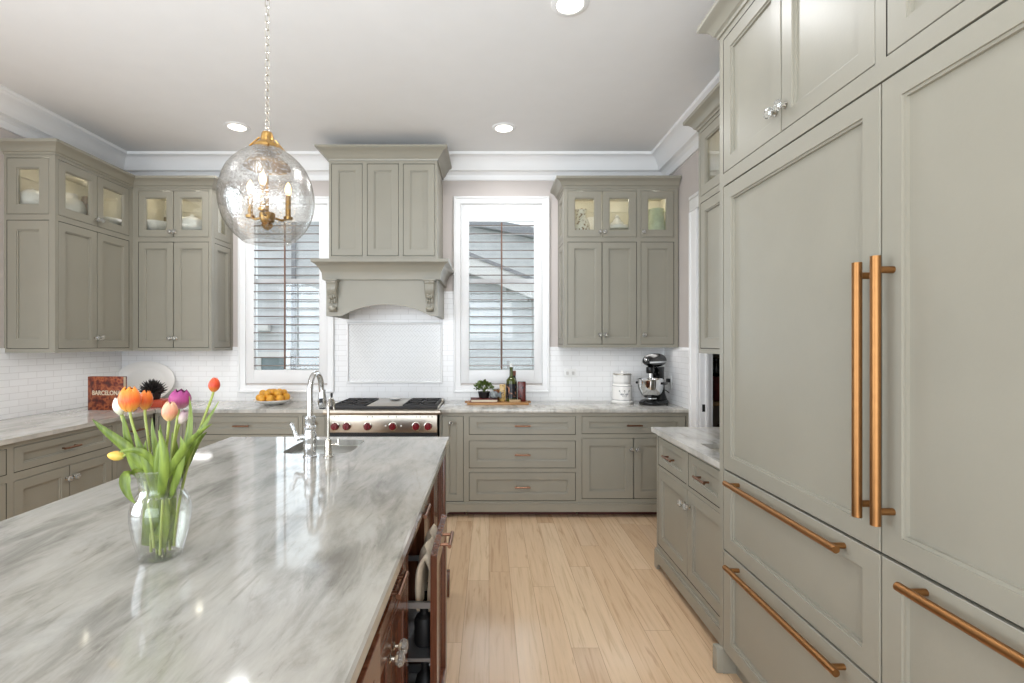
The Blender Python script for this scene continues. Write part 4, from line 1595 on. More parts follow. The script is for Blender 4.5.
# carcass with a real hollow behind the pull-out
ops = [(iy(1.115), iy(1.64), 0.115, 0.89), (iy(1.672), iy(2.09), 0.115, 0.79, True), (iy(1.672), iy(2.09), 0.81, 0.885), (iy(2.13), iy(2.92), 0.115, 0.885), (iy(0.45), iy(1.10), 0.09, 0.885)]
mb.grid_face(iw, 0.0, CTB, ops, depth=0.03)
mb.face([(0, 0, 0), (0, idp, 0), (0, idp, CTB), (0, 0, CTB)])
mb.face([(iw, 0, 0), (iw, 0, CTB), (iw, idp, CTB), (iw, idp, 0)])
mb.face([(0, idp, 0), (iw, idp, 0), (iw, idp, CTB), (0, idp, CTB)])
# pull-out cavity
ca, cb_ = iy(1.672), iy(2.09)
for f in ([(ca, 0.024, 0.115), (cb_, 0.024, 0.115), (cb_, 0.5, 0.115), (ca, 0.5, 0.115)], [(ca, 0.024, 0.79), (cb_, 0.024, 0.79), (cb_, 0.5, 0.79), (ca, 0.5, 0.79)],
          [(ca, 0.024, 0.115), (ca, 0.5, 0.115), (ca, 0.5, 0.79), (ca, 0.024, 0.79)], [(cb_, 0.024, 0.115), (cb_, 0.5, 0.115), (cb_, 0.5, 0.79), (cb_, 0.024, 0.79)],
          [(ca, 0.5, 0.115), (cb_, 0.5, 0.115), (cb_, 0.5, 0.79), (ca, 0.5, 0.79)]):
    mb.face(f)
bmesh.ops.remove_doubles(mb.bm, verts=mb.bm.verts[:], dist=0.0002)
mb.build('body', 'cherry', isl, smooth=False)
mb = MB()
mb.box(-0.012, 0.0, -0.02, 0.0, 0, 0)if False else None
mb.box(0.0, iw, -0.016, 0.0, 0.0, 0.10, 0.004)
mb.box(iw - 0.06, iw + 0.012, -0.036, 0.05, 0.0, 0.135, 0.004)
mb.build('plinth', 'cherry', isl)
mb = MB()
mb.box(iw - 0.055, iw + 0.006, -0.012, 0.05, 0.135, CTB - 0.002, 0.004)
mb.build('corner_post', 'cherry', isl)
# panel of the built-in appliance at the near end
mb = panel_door(0.645, 0.755, 0.06, 0.06)
mb.build('appliance_panel', 'cherry', isl, (iy(0.4525), -0.032, 0.106), angle=20)
mb = MB()
mb.box(iy(0.4525), iy(1.0975), -0.0095, 0.02, 0.10, 0.858)
mb.build('appliance_front', 'grey_frame', isl)
# drawer over two doors
add_front(isl, 'drawer', iy(1.118), iy(1.637), 0.745, 0.887, pull=(iy(1.38), 0.832), sx=0.055, sz=0.04, mat='cherry')
add_front(isl, 'door', iy(1.118), iy(1.38), 0.118, 0.725, knob=(iy(1.352), 0.645), sx=0.055, mat='cherry')
add_front(isl, 'door', iy(1.38), iy(1.637), 0.118, 0.725, knob=(iy(1.408), 0.645), sx=0.055, mat='cherry')
mb = MB()
mb.box(iy(1.118), iy(1.637), 0.001, 0.02, 0.727, 0.743)
mb.build('rail', 'cherry', isl)
# drawer over the pull-out
add_front(isl, 'drawer', iy(1.672), iy(2.09), 0.81, 0.885, pull=(iy(1.93), 0.85), sx=0.04, sz=0.022, mat='cherry')
# open pull-out: front, rails, shelf
PO = -0.095
po = add_front(isl, 'door', iy(1.675), iy(2.087), 0.12, 0.787, sx=0.06, mat='cherry', y=PO, name='pull_out_front')
make_pull(po, 0.2, 0.637, 0.135)
mb = MB()
mb.box(iy(1.69), iy(2.07), PO + 0.021, 0.40, 0.125, 0.14)
mb.box(iy(1.69), iy(2.07), PO + 0.021, 0.40, 0.42, 0.432)
for yy in (iy(1.69), iy(2.058)):
    mb.box(yy, yy + 0.012, PO + 0.021, 0.40, 0.60, 0.62)
    mb.box(yy, yy + 0.012, PO + 0.021, 0.40, 0.14, 0.17)
mb.box(iy(1.69), iy(2.07), 0.385, 0.40, 0.14, 0.62)
mb.build('pull_out_rack', 'grey_frame', isl)
# far closed door pair
add_front(isl, 'door', iy(2.13), iy(2.525), 0.118, 0.882, sx=0.06, mat='cherry')
add_front(isl, 'door', iy(2.525), iy(2.92), 0.118, 0.882, sx=0.06, mat='cherry')

# island worktop with the prep-sink opening (rounded)
skx0, skx1, sky0, sky1 = -1.075, -0.718, 2.565, 2.935
mb = MB()
def rrect(x0, x1, y0, y1, r, k=6):
    pts = []
    for (cx, cy, a0) in ((x1 - r, y1 - r, 0), (x0 + r, y1 - r, 90), (x0 + r, y0 + r, 180), (x1 - r, y0 + r, 270)):
        for i in range(k):
            t = R(a0 + 90 * i / (k - 1))
            pts.append((cx + r * math.cos(t), cy + r * math.sin(t)))
    return pts
inner = rrect(skx0, skx1, sky0, sky1, 0.06)
outer_c = [(IX1, IY1), (IX0, IY1), (IX0, IY0), (IX1, IY0)]
bm = mb.bm
def ring_at(z, ins=0.0):
    ov = [bm.verts.new((x + (-ins if x > -1 else ins), y + (-ins if y > 1 else ins), z)) for x, y in outer_c]
    return ov
top_o = ring_at(CT, 0.006)
mid_o = ring_at(CT - 0.006, 0.0)
bot_o = ring_at(CT - 0.034, 0.0)
top_i = [bm.verts.new((x, y, CT)) for x, y in inner]
bot_i = [bm.verts.new((x, y, CT - 0.034)) for x, y in inner]
for a, b in ((top_o, mid_o), (mid_o, bot_o)):
    for i in range(4):
        bm.faces.new((a[i], a[(i + 1) % 4], b[(i + 1) % 4], b[i]))
nI = len(inner)
for i in range(nI):
    bm.faces.new((top_i[i], top_i[(i + 1) % nI], bot_i[(i + 1) % nI], bot_i[i]))
for o4, ii in ((top_o, top_i), (bot_o, bot_i)):
    for q in range(4):
        seg = ii[q * 6:(q + 1) * 6]
        for i in range(5):
            bm.faces.new((o4[q], seg[i], seg[i + 1]))
        nxt = ii[((q + 1) * 6) % nI]
        bm.faces.new((o4[q], seg[-1], nxt, o4[(q + 1) % 4]))
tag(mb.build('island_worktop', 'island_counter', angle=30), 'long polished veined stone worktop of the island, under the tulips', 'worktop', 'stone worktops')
basin('prep_sink', 'stainless undermount sink in the island behind the chrome faucet', skx0, skx1, sky0, sky1, 0.17, 0.06)

# ---- things in the pull-out --------------------------------------------------
mb = MB()
NU, NV = 22, 10
loops = []
for i in range(NU + 1):
    t = i / NU
    row = []
    for j in range(NV + 1):
        v = j / NV
        yy = 1.74 + 0.26 * v
        a = t * 2 - 1
        zz = 0.765 - 0.19 * abs(a) ** 1.1 - 0.012 * math.sin(v * 9 + 2)
        xx = IFX + 0.045 + 0.026 * math.tanh(a * 5) + 0.007 * math.sin(v * 21 + a * 3)
        row.append((xx, yy, zz))
    loops.append(row)
mb.loft(loops, False, False)
ob = mb.build('dish_towel', 'towel')
md = ob.modifiers.new('thick', 'SOLIDIFY')
md.thickness = 0.012
tag(ob, 'cream towel draped inside the open pull-out of the island', 'towel')
for k, (yy, zz, hh) in enumerate(((1.78, 0.4325, 0.13), (1.90, 0.4325, 0.15), (1.80, 0.1405, 0.22))):
    mb = MB()
    mb.lathe([(0.0, 0), (0.034, 0), (0.036, 0.01), (0.036, hh * 0.62), (0.03, hh * 0.74), (0.014, hh * 0.82), (0.013, hh * 0.92), (0.016, hh * 0.93), (0.016, hh), (0, hh)], n=16)
    o = mb.build('cleaning_bottle', ['black_matte', 'dark_bottle', 'black_matte', 'white_plastic'][k], None, (IFX + 0.04, yy, zz))
    tag(o, ['black bottle on upper pull-out shelf, nearer the viewer', 'dark brown bottle on upper pull-out shelf, behind the black bottle', 'black bottle on the bottom of the island pull-out', 'white bottle on the bottom of the island pull-out'][k], 'bottle', 'bottles in the island pull-out')

# ------------------------------------------------------------------ faucets on the island
fx, fy = X(310, 2.5), 2.5
fa = thing('kitchen_faucet', 'tall polished chrome gooseneck faucet with side lever, by the island sink', 'faucet', (fx, fy, CT))
mb = MB()
mb.lathe([(0.0, 0), (0.034, 0), (0.034, 0.006), (0.029, 0.01), (0.029, 0.02), (0.031, 0.026), (0.031, 0.06), (0.029, 0.075), (0.032, 0.082), (0.032, 0.112), (0.028, 0.12), (0.026, 0.135), (0.030, 0.142), (0.030, 0.150), (0.024, 0.158), (0.024, 0.185), (0.028, 0.192), (0.026, 0.2), (0.0165, 0.205), (0.0, 0.206)], n=24)
mb.build('body', 'chrome', fa)
mb = MB()
pts = [(0, 0, 0.2)]
for i in range(17):
    t = PI * i / 16.0
    pts.append((0, 0.085 - 0.085 * math.cos(t), 0.325 + 0.085 * math.sin(t)))
pts.append((0.004, 0.172, 0.30))
mb.tube(pts, 0.0145, 16)
mb.build('spout', 'chrome', fa)
mb = MB()
mb.lathe([(0.0, 0.0), (0.016, 0.0), (0.021, 0.012), (0.024, 0.035), (0.022, 0.06), (0.017, 0.085), (0.017, 0.095), (0.0, 0.096)], (0.004, 0.174, 0.222), 18)
sh_ = mb.build('spray_head', 'chrome', fa)
mb = MB()
mb.box(-0.006, 0.014, 0.148, 0.154, 0.25, 0.275, 0.002)
mb.lathe([(0, 0), (0.017, 0.0), (0.017, 0.006), (0, 0.006)], (0.004, 0.174, 0.216), 16)
mb.build('nozzle', 'black_matte', sh_)
mb = MB()
mb.tube([(-0.025, 0, 0.095), (-0.05, -0.004, 0.095), (-0.06, -0.004, 0.095)], [0.014, 0.014, 0.018], 14)
mb.tube([(-0.058, -0.004, 0.085), (-0.066, -0.004, 0.10), (-0.078, -0.004, 0.13), (-0.088, -0.004, 0.155)], [0.016, 0.012, 0.008, 0.010], 12)
mb.ball((-0.09, -0.004, 0.16), 0.0115, 2)
mb.build('lever', 'chrome', fa)

fb = thing('filter_tap', 'slim brushed tap with a thin gooseneck, right of the chrome faucet', 'faucet', (X(329, 2.5), 2.49, CT))
mb = MB()
mb.lathe([(0.0, 0), (0.024, 0), (0.024, 0.006), (0.019, 0.012), (0.018, 0.05), (0.016, 0.085), (0.012, 0.092), (0, 0.093)], n=20)
mb.build('body', 'nickel', fb)
mb = MB()
pts = [(0, 0, 0.09), (0, 0, 0.18), (0, 0, 0.24)]
for i in range(1, 13):
    t = PI * i / 12.0
    pts.append((0.0, 0.045 - 0.045 * math.cos(t), 0.24 + 0.045 * math.sin(t)))
pts.append((0, 0.09, 0.225))
mb.tube(pts, 0.0065, 12)
mb.build('spout', 'nickel', fb)
mb = MB()
mb.tube([(0.015, 0, 0.062), (0.045, 0.0, 0.062), (0.052, 0, 0.062)], [0.007, 0.007, 0.010], 12)
mb.tube([(0.05, 0, 0.058), (0.05, 0, 0.09)], [0.006, 0.005], 10)
mb.build('lever', 'nickel', fb)

# ------------------------------------------------------------------ pendant lamp and downlights
pcx, pcy, pcz = X(267.3, 2.02), 2.02, Z(192, 2.02)
pd = thing('pendant_lamp', 'round seeded glass pendant lamp with brass cap, hanging over the island', 'pendant lamp', (pcx, pcy, pcz))
S = 2.02 / 500.0
mb = MB()
gp = []
out = [(21, 66), (30, 60), (36, 48), (44, 20)]
prof = [(0.046, 0.180), (0.066, 0.168), (0.094, 0.150), (0.124, 0.124), (0.149, 0.094), (0.168, 0.052), (0.179, 0.004), (0.182, -0.032), (0.177, -0.075), (0.165, -0.116), (0.145, -0.152), (0.121, -0.178), (0.100, -0.195), (0.092, -0.203), (0.088, -0.206)]
# smooth the profile
def smooth_prof(p, k=2):
    for _ in range(k):
        q = [p[0]]
        for a, b in zip(p[:-1], p[1:]):
            q.append((a[0] * 0.75 + b[0] * 0.25, a[1] * 0.75 + b[1] * 0.25))
            q.append((a[0] * 0.25 + b[0] * 0.75, a[1] * 0.25 + b[1] * 0.75))
        q.append(p[-1])
        p = q
    return p
mb.lathe(smooth_prof(prof, 1), n=48, caps=False)
mb.build('globe', 'globe', pd, angle=60)
mb = MB()
mb.lathe(smooth_prof([(0.056, 0.168), (0.054, 0.182), (0.047, 0.192), (0.036, 0.197), (0.027, 0.2), (0.026, 0.215), (0.021, 0.236), (0.018, 0.241), (0.008, 0.243), (0.0, 0.244)], 1), n=32, caps=False)
for k in range(4):
    t = 2 * PI * k / 4 + 0.5
    mb.tube([(0.029 * math.cos(t), 0.029 * math.sin(t), 0.215), (0.045 * math.cos(t), 0.045 * math.sin(t), 0.197), (0.066 * math.cos(t), 0.066 * math.sin(t), 0.174)], 0.0035, 8)
mb.build('cap', 'brass_bright', pd)
mb = MB()
mb.lathe(smooth_prof([(0.090, 0.098), (0.088, 0.108), (0.070, 0.125), (0.045, 0.145), (0.030, 0.162), (0.0, 0.166), (0.0, 0.158), (0.028, 0.154), (0.043, 0.138), (0.068, 0.117), (0.085, 0.102)], 1), n=32, caps=False)
mb.build('reflector', 'brass_bright', pd)
mb = MB()
mb.tube([(0, 0, 0.2), (0, 0, -0.12)], 0.006, 10)
mb.lathe([(0, -0.155), (0.012, -0.15), (0.024, -0.135), (0.018, -0.128), (0.026, -0.12), (0.03, -0.10), (0.03, -0.086), (0.014, -0.08), (0.0, -0.08)], n=20)
arms = []
for k in range(3):
    t = R(-77 + 120 * k)
    cx, cy = 0.084 * math.cos(t), 0.084 * math.sin(t)
    mb.tube([(0.02 * math.cos(t), 0.02 * math.sin(t), -0.10), (cx * 0.7, cy * 0.7, -0.106), (cx, cy, -0.095)], 0.005, 8)
    mb.lathe([(0, -0.1), (0.017, -0.098), (0.019, -0.088), (0.011, -0.084)], (cx, cy, 0), 14)
    arms.append((cx, cy))
mb.build('lamp_cluster', 'brass_bright', pd)
for cx, cy in arms:
    mb = MB()
    mb.lathe([(0.0105, -0.086), (0.0105, 0.0), (0.0, 0.001)], (cx, cy, 0), 14)
    cs = mb.build('candle_sleeve', 'brass_bright', pd)
    mb = MB()
    mb.lathe(smooth_prof([(0.0, 0.001), (0.008, 0.004), (0.0145, 0.02), (0.013, 0.035), (0.006, 0.05), (0.0, 0.058)], 1), (cx, cy, 0), 14)
    mb.build('bulb', 'bulb', cs)
mb = MB()
z = 0.244
mb.tube([(0.009 * math.cos(t), 0, z + 0.009 + 0.009 * math.sin(t)) for t in [2 * PI * i / 14 for i in range(15)]], 0.0022, 6)
z += 0.012
k = 0
while z < CEIL - pcz - 0.04:
    hl, hw_ = 0.0185, 0.0085
    pts = []
    for i in range(17):
        t = 2 * PI * i / 16
        sx_ = hw_ * math.cos(t)
        sz_ = (hl - hw_) * (1 if math.sin(t) > 0 else -1) * (1 if abs(math.sin(t)) > 1e-6 else 0) + hw_ * math.sin(t)
        pts.append((sx_, 0, z + hl + sz_) if k % 2 == 0 else (0, sx_, z + hl + sz_))
    mb.tube(pts, 0.002, 6)
    z += 2 * hl - 0.0065
    k += 1
mb.build('chain', 'nickel', pd)
mb = MB()
mb.lathe([(0.0, CEIL - pcz - 0.04), (0.03, CEIL - pcz - 0.038), (0.062, CEIL - pcz - 0.012), (0.065, CEIL - pcz)], n=28)
mb.build('ceiling_cup', 'brass_bright', pd)

proto = None
for k, (cx, cy) in enumerate(CAN_FILL[:3]):
    lab = ['round recessed ceiling light nearest the fridge, cut by the top of the photo', 'round recessed ceiling light between the range hood and right wall cabinet', 'round recessed ceiling light beside the pendant, over the left window'][k]
    if proto is None:
        rt = thing('recessed_light', lab, 'ceiling light', (cx, cy, CEIL), 0, 'recessed ceiling lights')
        mb = MB()
        mb.lathe([(0.07, -0.004), (0.072, -0.009), (0.08, -0.01), (0.098, -0.005), (0.1, -0.0005), (0.07, -0.0005)], n=36, caps=False)
        mb.build('trim_ring', 'trim', rt)
        mb = MB()
        mb.lathe([(0.0, -0.004), (0.071, -0.004), (0.071, -0.0006), (0.0, -0.0006)], n=36)
        mb.build('lens', 'can_glow', rt)
        proto = rt
    else:
        dup(proto, (cx, cy, CEIL), label=lab)

# ------------------------------------------------------------------ vase of tulips
vy = 1.335
vx = X(161, vy)
PXM = vy / 500.0
vs = thing('vase', 'clear glass vase with flared neck on the island, half full of water', 'vase', (vx, vy, CT))
mb = MB()
vp = [(0.0, 0.004), (0.040, 0.003), (0.046, 0.0), (0.051, 0.004), (0.054, 0.02), (0.063, 0.05), (0.069, 0.085), (0.0725, 0.112), (0.0705, 0.138), (0.063, 0.158), (0.053, 0.171), (0.050, 0.185), (0.052, 0.205), (0.057, 0.226), (0.060, 0.234)]
sp_ = smooth_prof(vp, 1)
inner_p = [(max(0.0, r - 0.0035), z_ + 0.003) for r, z_ in reversed(sp_)]
mb.lathe(sp_ + inner_p, n=40, caps=False)
mb.build('glass', 'vase_glass', vs, angle=60)
mb = MB()
wp = [(max(0.0, r - 0.0045), z_ + 0.006) for r, z_ in sp_ if z_ < 0.158]
mb.lathe(wp + [(0.058, 0.165), (0.0, 0.165)], n=32, caps=False)
mb.build('water', 'water', vs, angle=60)
# tiny air bubbles clinging at the waterline
mb = MB()
for i in range(26):
    t = i * 0.2417 * PI
    mb.ball((0.054 * math.cos(t), 0.054 * math.sin(t), 0.166 + 0.003 * math.sin(i * 3.1)), 0.0022, 1)
bb = mb.build('bubbles', 'crystal', vs)
bb['kind'] = 'stuff'


def petal_set(mb, c, axis, h, r, openness, n=6, twist=0.0):
    """six cupped petals around axis; UV y runs from base to tip"""
    axis = Vector(axis).normalized()
    q = Vector((0, 0, 1)).rotation_difference(axis).to_matrix().to_4x4()
    T = Matrix.Translation(c) @ q
    uvl = mb.bm.loops.layers.uv.verify()
    NU_, NV_ = 10, 8
    for k in range(n):
        inner_ = k % 2
        th0 = 2 * PI * k / n + twist
        rr = r * (0.93 if inner_ else 1.0)
        grid = []
        for i in range(NU_ + 1):
            u = i / NU_
            k_ = 0.93 - 0.15 * openness
            prof_r = rr * max(0.04, math.sin(PI * (0.07 + k_ * u ** 0.9))) ** 0.75
            wd = 0.78 * max(0.0, 1 - u ** 8) ** 0.5 * min(1.0, 0.45 + 1.6 * u) + 0.015
            row = []
            for j in range(NV_ + 1):
                v = j / NV_ * 2 - 1
                th = th0 + v * wd
                ru = prof_r * (1 - 0.05 * v * v)
                zz = h * (u - 0.05 * v * v * u)
                row.append((T @ Vector((ru * math.cos(th), ru * math.sin(th), zz)), (j / NV_, u)))
            grid.append(row)
        vg = [[mb.bm.verts.new(p) for p, _ in row] for row in grid]
        for i in range(NU_):
            for j in range(NV_):
                f = mb.bm.faces.new((vg[i][j], vg[i][j + 1], vg[i + 1][j + 1], vg[i + 1][j]))
                for lp_, (a, b) in zip(f.loops, ((i, j), (i, j + 1), (i + 1, j + 1), (i + 1, j))):
                    lp_[uvl].uv = grid[a][b][1]


def bez(p, n=14):
    p = [Vector(a) for a in p]
    out = []
    for i in range(n + 1):
        t = i / n
        q = p[:]
        while len(q) > 1:
            q = [a.lerp(b, t) for a, b in zip(q[:-1], q[1:])]
        out.append(q[0])
    return out


def leaf_mesh(pts, width, fold=0.35, side=None, n=16):
    """long tulip leaf along a curve"""
    mb = MB()
    c = bez(pts, n)
    loops = []
    for i, p in enumerate(c):
        t = i / n
        tg = (c[min(i + 1, n)] - c[max(i - 1, 0)]).normalized()
        sd = Vector(side) if side else Vector((1, 0, 0.2))
        sd = (sd - tg * sd.dot(tg))
        if sd.length < 1e-4:
            sd = tg.orthogonal()
        sd.normalize()
        nm = tg.cross(sd)
        wv = width * (math.sin(PI * (0.10 + 0.90 * t) ** 0.85) ** 0.8 if t < 1 else 0) + 0.0006
        row = []
        for v in (-1, -0.6, 0, 0.6, 1):
            row.append(p + sd * (v * wv) + nm * (fold * wv * abs(v) ** 1.5))
        loops.append(row)
    mb.loft(loops, False, False)
    return mb


def P(px, py, dy=0.0):
    y = vy + dy
    return Vector((X(px, y), y, Z(py, y)))


petals = {
    'orange': mat_petal('orange_petals', (226, 172, 74), (240, 150, 44), (226, 92, 40)),
    'orange2': mat_petal('deep_orange_petals', (206, 158, 74), (232, 132, 40), (214, 96, 40)),
    'white': mat_petal('white_petals', (206, 208, 172), (236, 226, 214), (240, 232, 222)),
    'purple': mat_petal('purple_petals', (196, 150, 160), (142, 44, 112), (170, 72, 128)),
    'peach': mat_petal('peach_petals', (224, 190, 130), (232, 186, 150), (222, 146, 118)),
    'mauve': mat_petal('mauve_white_petals', (222, 208, 196), (200, 170, 186), (230, 212, 206)),
    'red': mat_petal('red_orange_petals', (214, 140, 60), (216, 84, 40), (198, 60, 34)),
    'yellow': mat_petal('yellow_petals', (206, 196, 90), (232, 186, 70), (226, 178, 80)),
}
# bloom: (material, centre-bottom px, axis px direction, height px, radius px, depth offset, label, openness)
TUL = [
    ('orange', (130, 411), (-0.02, 1), 25, 11.5, -0.03, 'large orange tulip in front of the cookbook, biggest of the blooms', 0.72),
    ('orange2', (145, 409), (0.08, 1), 20, 7.5, 0.02, 'smaller orange tulip tucked behind the large orange one', 0.6),
    ('white', (121, 414), (-0.22, 1), 18, 6.5, 0.0, 'white tulip at the left of the orange blooms', 0.55),
    ('purple', (179, 408), (0.12, 1), 20, 12.0, 0.02, 'open purple tulip at the right of the bouquet', 0.95),
    ('peach', (169, 420), (0.06, 1), 19, 8.5, -0.04, 'peach pink tulip in front of the purple one', 0.6),
    ('mauve', (180, 423), (0.45, 1), 15, 6.0, 0.03, 'pale mauve and white tulip below the purple bloom', 0.5),
    ('red', (213.5, 391), (0.12, 1), 15, 6.5, 0.03, 'lone red orange tulip leaning far out to the right', 0.45),
    ('yellow', (123, 456.5), (-1, 0.1), 16, 5.8, -0.02, 'drooping yellow tulip bud at the left of the vase', 0.35),
]
LEAVES = {
    0: [([(150, 490, -0.01), (130, 470, -0.02), (126, 440, -0.03), (123, 414, -0.03)], 0.012), ([(158, 500, -0.03), (150, 470, -0.05), (138, 452, -0.05), (134, 428, -0.05)], 0.011)],
    1: [([(158, 480, 0.0), (156, 455, 0.0), (150, 440, 0.0), (152, 418, 0.01)], 0.011), ([(160, 495, 0.0), (166, 460, 0.02), (158, 440, 0.02), (160, 424, 0.03)], 0.010)],
    2: [([(150, 485, -0.02), (140, 450, -0.03), (110, 440, -0.05), (92, 419, -0.06)], 0.014), ([(148, 480, -0.03), (122, 462, -0.05), (120, 488, -0.06), (136, 504, -0.05)], 0.014)],
    3: [([(172, 490, 0.0), (182, 455, 0.0), (192, 430, 0.0), (189, 396, 0.01)], 0.013), ([(168, 498, 0.0), (176, 470, 0.03), (188, 452, 0.03), (186, 428, 0.03)], 0.014)],
    4: [([(160, 490, -0.03), (176, 460, -0.05), (186, 440, -0.06), (212, 424, -0.06)], 0.010), ([(162, 488, -0.02), (148, 450, -0.05), (140, 448, -0.06), (118, 452, -0.07)], 0.011), ([(160, 500, -0.04), (164, 470, -0.06), (166, 450, -0.06), (158, 430, -0.06)], 0.012)],
    5: [([(172, 488, 0.0), (180, 455, -0.01), (194, 440, -0.02), (219, 401, -0.01)], 0.012), ([(170, 495, -0.03), (176, 470, -0.04), (184, 450, -0.04), (180, 436, -0.04)], 0.013)],
    6: [([(174, 486, 0.02), (186, 462, 0.02), (190, 445, 0.02), (207, 432, 0.02)], 0.013), ([(170, 500, 0.03), (172, 470, 0.04), (176, 450, 0.04), (172, 432, 0.04)], 0.013)],
    7: [([(156, 480, -0.04), (152, 460, -0.05), (160, 440, -0.05), (162, 436, -0.05)], 0.011), ([(152, 495, -0.03), (146, 470, -0.04), (140, 455, -0.04), (146, 440, -0.04)], 0.012)],
}
SUB = [((151, 552), -0.015), ((157, 553), 0.01), ((146, 545), 0.0), ((170, 550), 0.012), ((160, 555), -0.025), ((165, 552), 0.02), ((174, 546), 0.0), ((154, 548), -0.03)]
for k, (mt, (bx_, by_), (ax_, az_), hp, rp, dyy, lab, op) in enumerate(TUL):
    root_pt = P(*SUB[k][0], dy=SUB[k][1])
    base = P(bx_, by_, dyy)
    rt = thing('tulip', lab, 'tulip', tuple(root_pt), 0, 'tulips in the vase')
    off = -root_pt
    axis = Vector((ax_, 0, az_)).normalized()
    neck = P(160 + (bx_ - 160) * 0.33, 484, dyy * 0.5)
    neck.x = max(vx - 0.040, min(vx + 0.040, neck.x))
    neck2 = neck.lerp(base, 0.5) + Vector((0, 0, 0.012))
    if mt == 'yellow':
        crv = bez([root_pt, neck, neck + Vector((-0.01, -0.02, 0.09)), base + Vector((0.04, 0, 0.03)), base], 20)
    else:
        crv = bez([root_pt, neck, neck2, base - axis * 0.03, base], 20)
    mb = MB()
    mb.tube([p + off for p in crv], 0.0034, 8)
    mb.build('stem', 'stem', rt)
    mb = MB()
    petal_set(mb, base + off - axis * 0.002, axis, hp * PXM, rp * PXM * 0.86, op, twist=k * 0.7)
    mb.build('bloom', petals[mt], rt, angle=80)
    for (pts, wd) in LEAVES[k]:
        mb = leaf_mesh([P(a, b, c_) + off for a, b, c_ in pts], wd, 0.45, (1, 0.25 * (-1) ** k, 0.25))
        mb.build('leaf', 'leaf', rt, angle=80)
    # leaf bases under water
    q0, q1 = SUB[k][0]
    mb = leaf_mesh([P(q0 + (k % 3 - 1) * 6, q1 - 6, SUB[k][1]) + off, P(154 + k * 2.2, 520, -0.03 + 0.008 * k) + off, P(150 + k * 3, 490, -0.02 + 0.006 * k) + off, P(148 + k * 3.2, 468, -0.02 + 0.005 * k) + off], 0.018, 0.3, (1, 0.4, 0))
    mb.build('leaf', 'leaf', rt, angle=80)

# ------------------------------------------------------------------ things on the left worktop
# cookbook
by = 4.22
bk = thing('cookbook', 'red cookbook titled BARCELONA standing on the left worktop', 'book', (X(88, by), by, CT), R(-3))
bw, bh = 0.31, 0.283
mb = MB()
mb.box(0, bw, 0.0, 0.004, 0, bh, 0.001)
mb.box(0, bw, 0.036, 0.04, 0, bh, 0.001)
mb.box(-0.002, 0.006, 0.0, 0.04, 0, bh, 0.002)
mb.build('cover', 'cover', bk)
mb = MB()
mb.box(0.006, bw - 0.006, 0.0042, 0.0358, 0.005, bh - 0.005)
mb.build('pages', 'paper', bk)
fc = bpy.data.curves.new('title', 'FONT')
fc.body = 'BARCELONA'
fc.size = 0.053
fc.extrude = 0.0006
fc.align_x = 'CENTER'
fc.offset = 0.0012
_t = bpy.data.objects.new('title', fc)
me_t = bpy.data.meshes.new_from_object(_t)
bpy.data.objects.remove(_t)
me_t.name = 'title'
me_t.materials.clear()
me_t.materials.append(M['paper'])
to = bpy.data.objects.new('title', me_t)
COL.objects.link(to)
to.parent = bk
to.location = (bw / 2 + 0.008, -0.0012, 0.128)
to.rotation_euler = (R(90), 0, 0)
to.scale = (0.82, 1, 1)
to['label'] = 'white title lettering'

# oval platter against the back wall
mb = MB()
pw, ph = 0.295, 0.196
tilt = Matrix.Translation((X(144, 4.84), 4.815, CT + 0.001)) @ Matrix.Rotation(R(-9), 4, 'X') @ Matrix.Translation((0, 0, ph))
loops = []
for (s, dpt) in ((0.0, 0.012), (0.62, 0.012), (0.70, 0.009), (0.74, 0.003), (0.97, -0.004), (1.0, -0.004), (1.0, 0.001), (0.76, 0.009), (0.66, 0.018), (0.0, 0.018)):
    loops.append([(max(s, 0.001) * pw * math.cos(2 * PI * i / 48), dpt, max(s, 0.001) * ph * math.sin(2 * PI * i / 48)) for i in range(48)])
mb.loft(loops, True, True, tilt)
tag(mb.build('platter', 'white', angle=50), 'large white oval platter leaning on the tiles in the left corner', 'platter')

# low red tray and dark spiky plant
ty = 4.47
mb = MB()
mb.box(-0.15, 0.12, -0.09, 0.09, 0, 0.062, 0.006)
o = mb.build('red_box', 'red', None, (X(157, ty), ty, CT), (0, 0, R(-6)))
tag(o, 'low flat red box under the dark spiky plant', 'box')
pl = thing('spiky_plant', 'small dark spiky plant in a black pot on the red box', 'plant', (X(152.5, ty), ty, CT + 0.0625))
mb = MB()
mb.lathe([(0, 0), (0.055, 0), (0.06, 0.01), (0.068, 0.055), (0.07, 0.06), (0.062, 0.06), (0.0, 0.05)], n=22)
mb.build('pot', 'black_matte', pl)
mb = MB()
for i in range(90):
    t = i * 2.399963
    el = 0.05 + 1.45 * ((i + 0.5) / 90) ** 0.8
    d_ = Vector((math.cos(t) * math.cos(el), math.sin(t) * math.cos(el), math.sin(el)))
    L_ = 0.085 + 0.018 * random.random()
    b0_ = Vector((0, 0, 0.055)) + d_ * 0.03
    mb.tube([b0_, b0_ + d_ * L_ * 0.5 + Vector((0, 0, -0.004)), b0_ + d_ * L_], [0.011, 0.009, 0.0008], 5)
mb.build('foliage', 'succulent', pl)

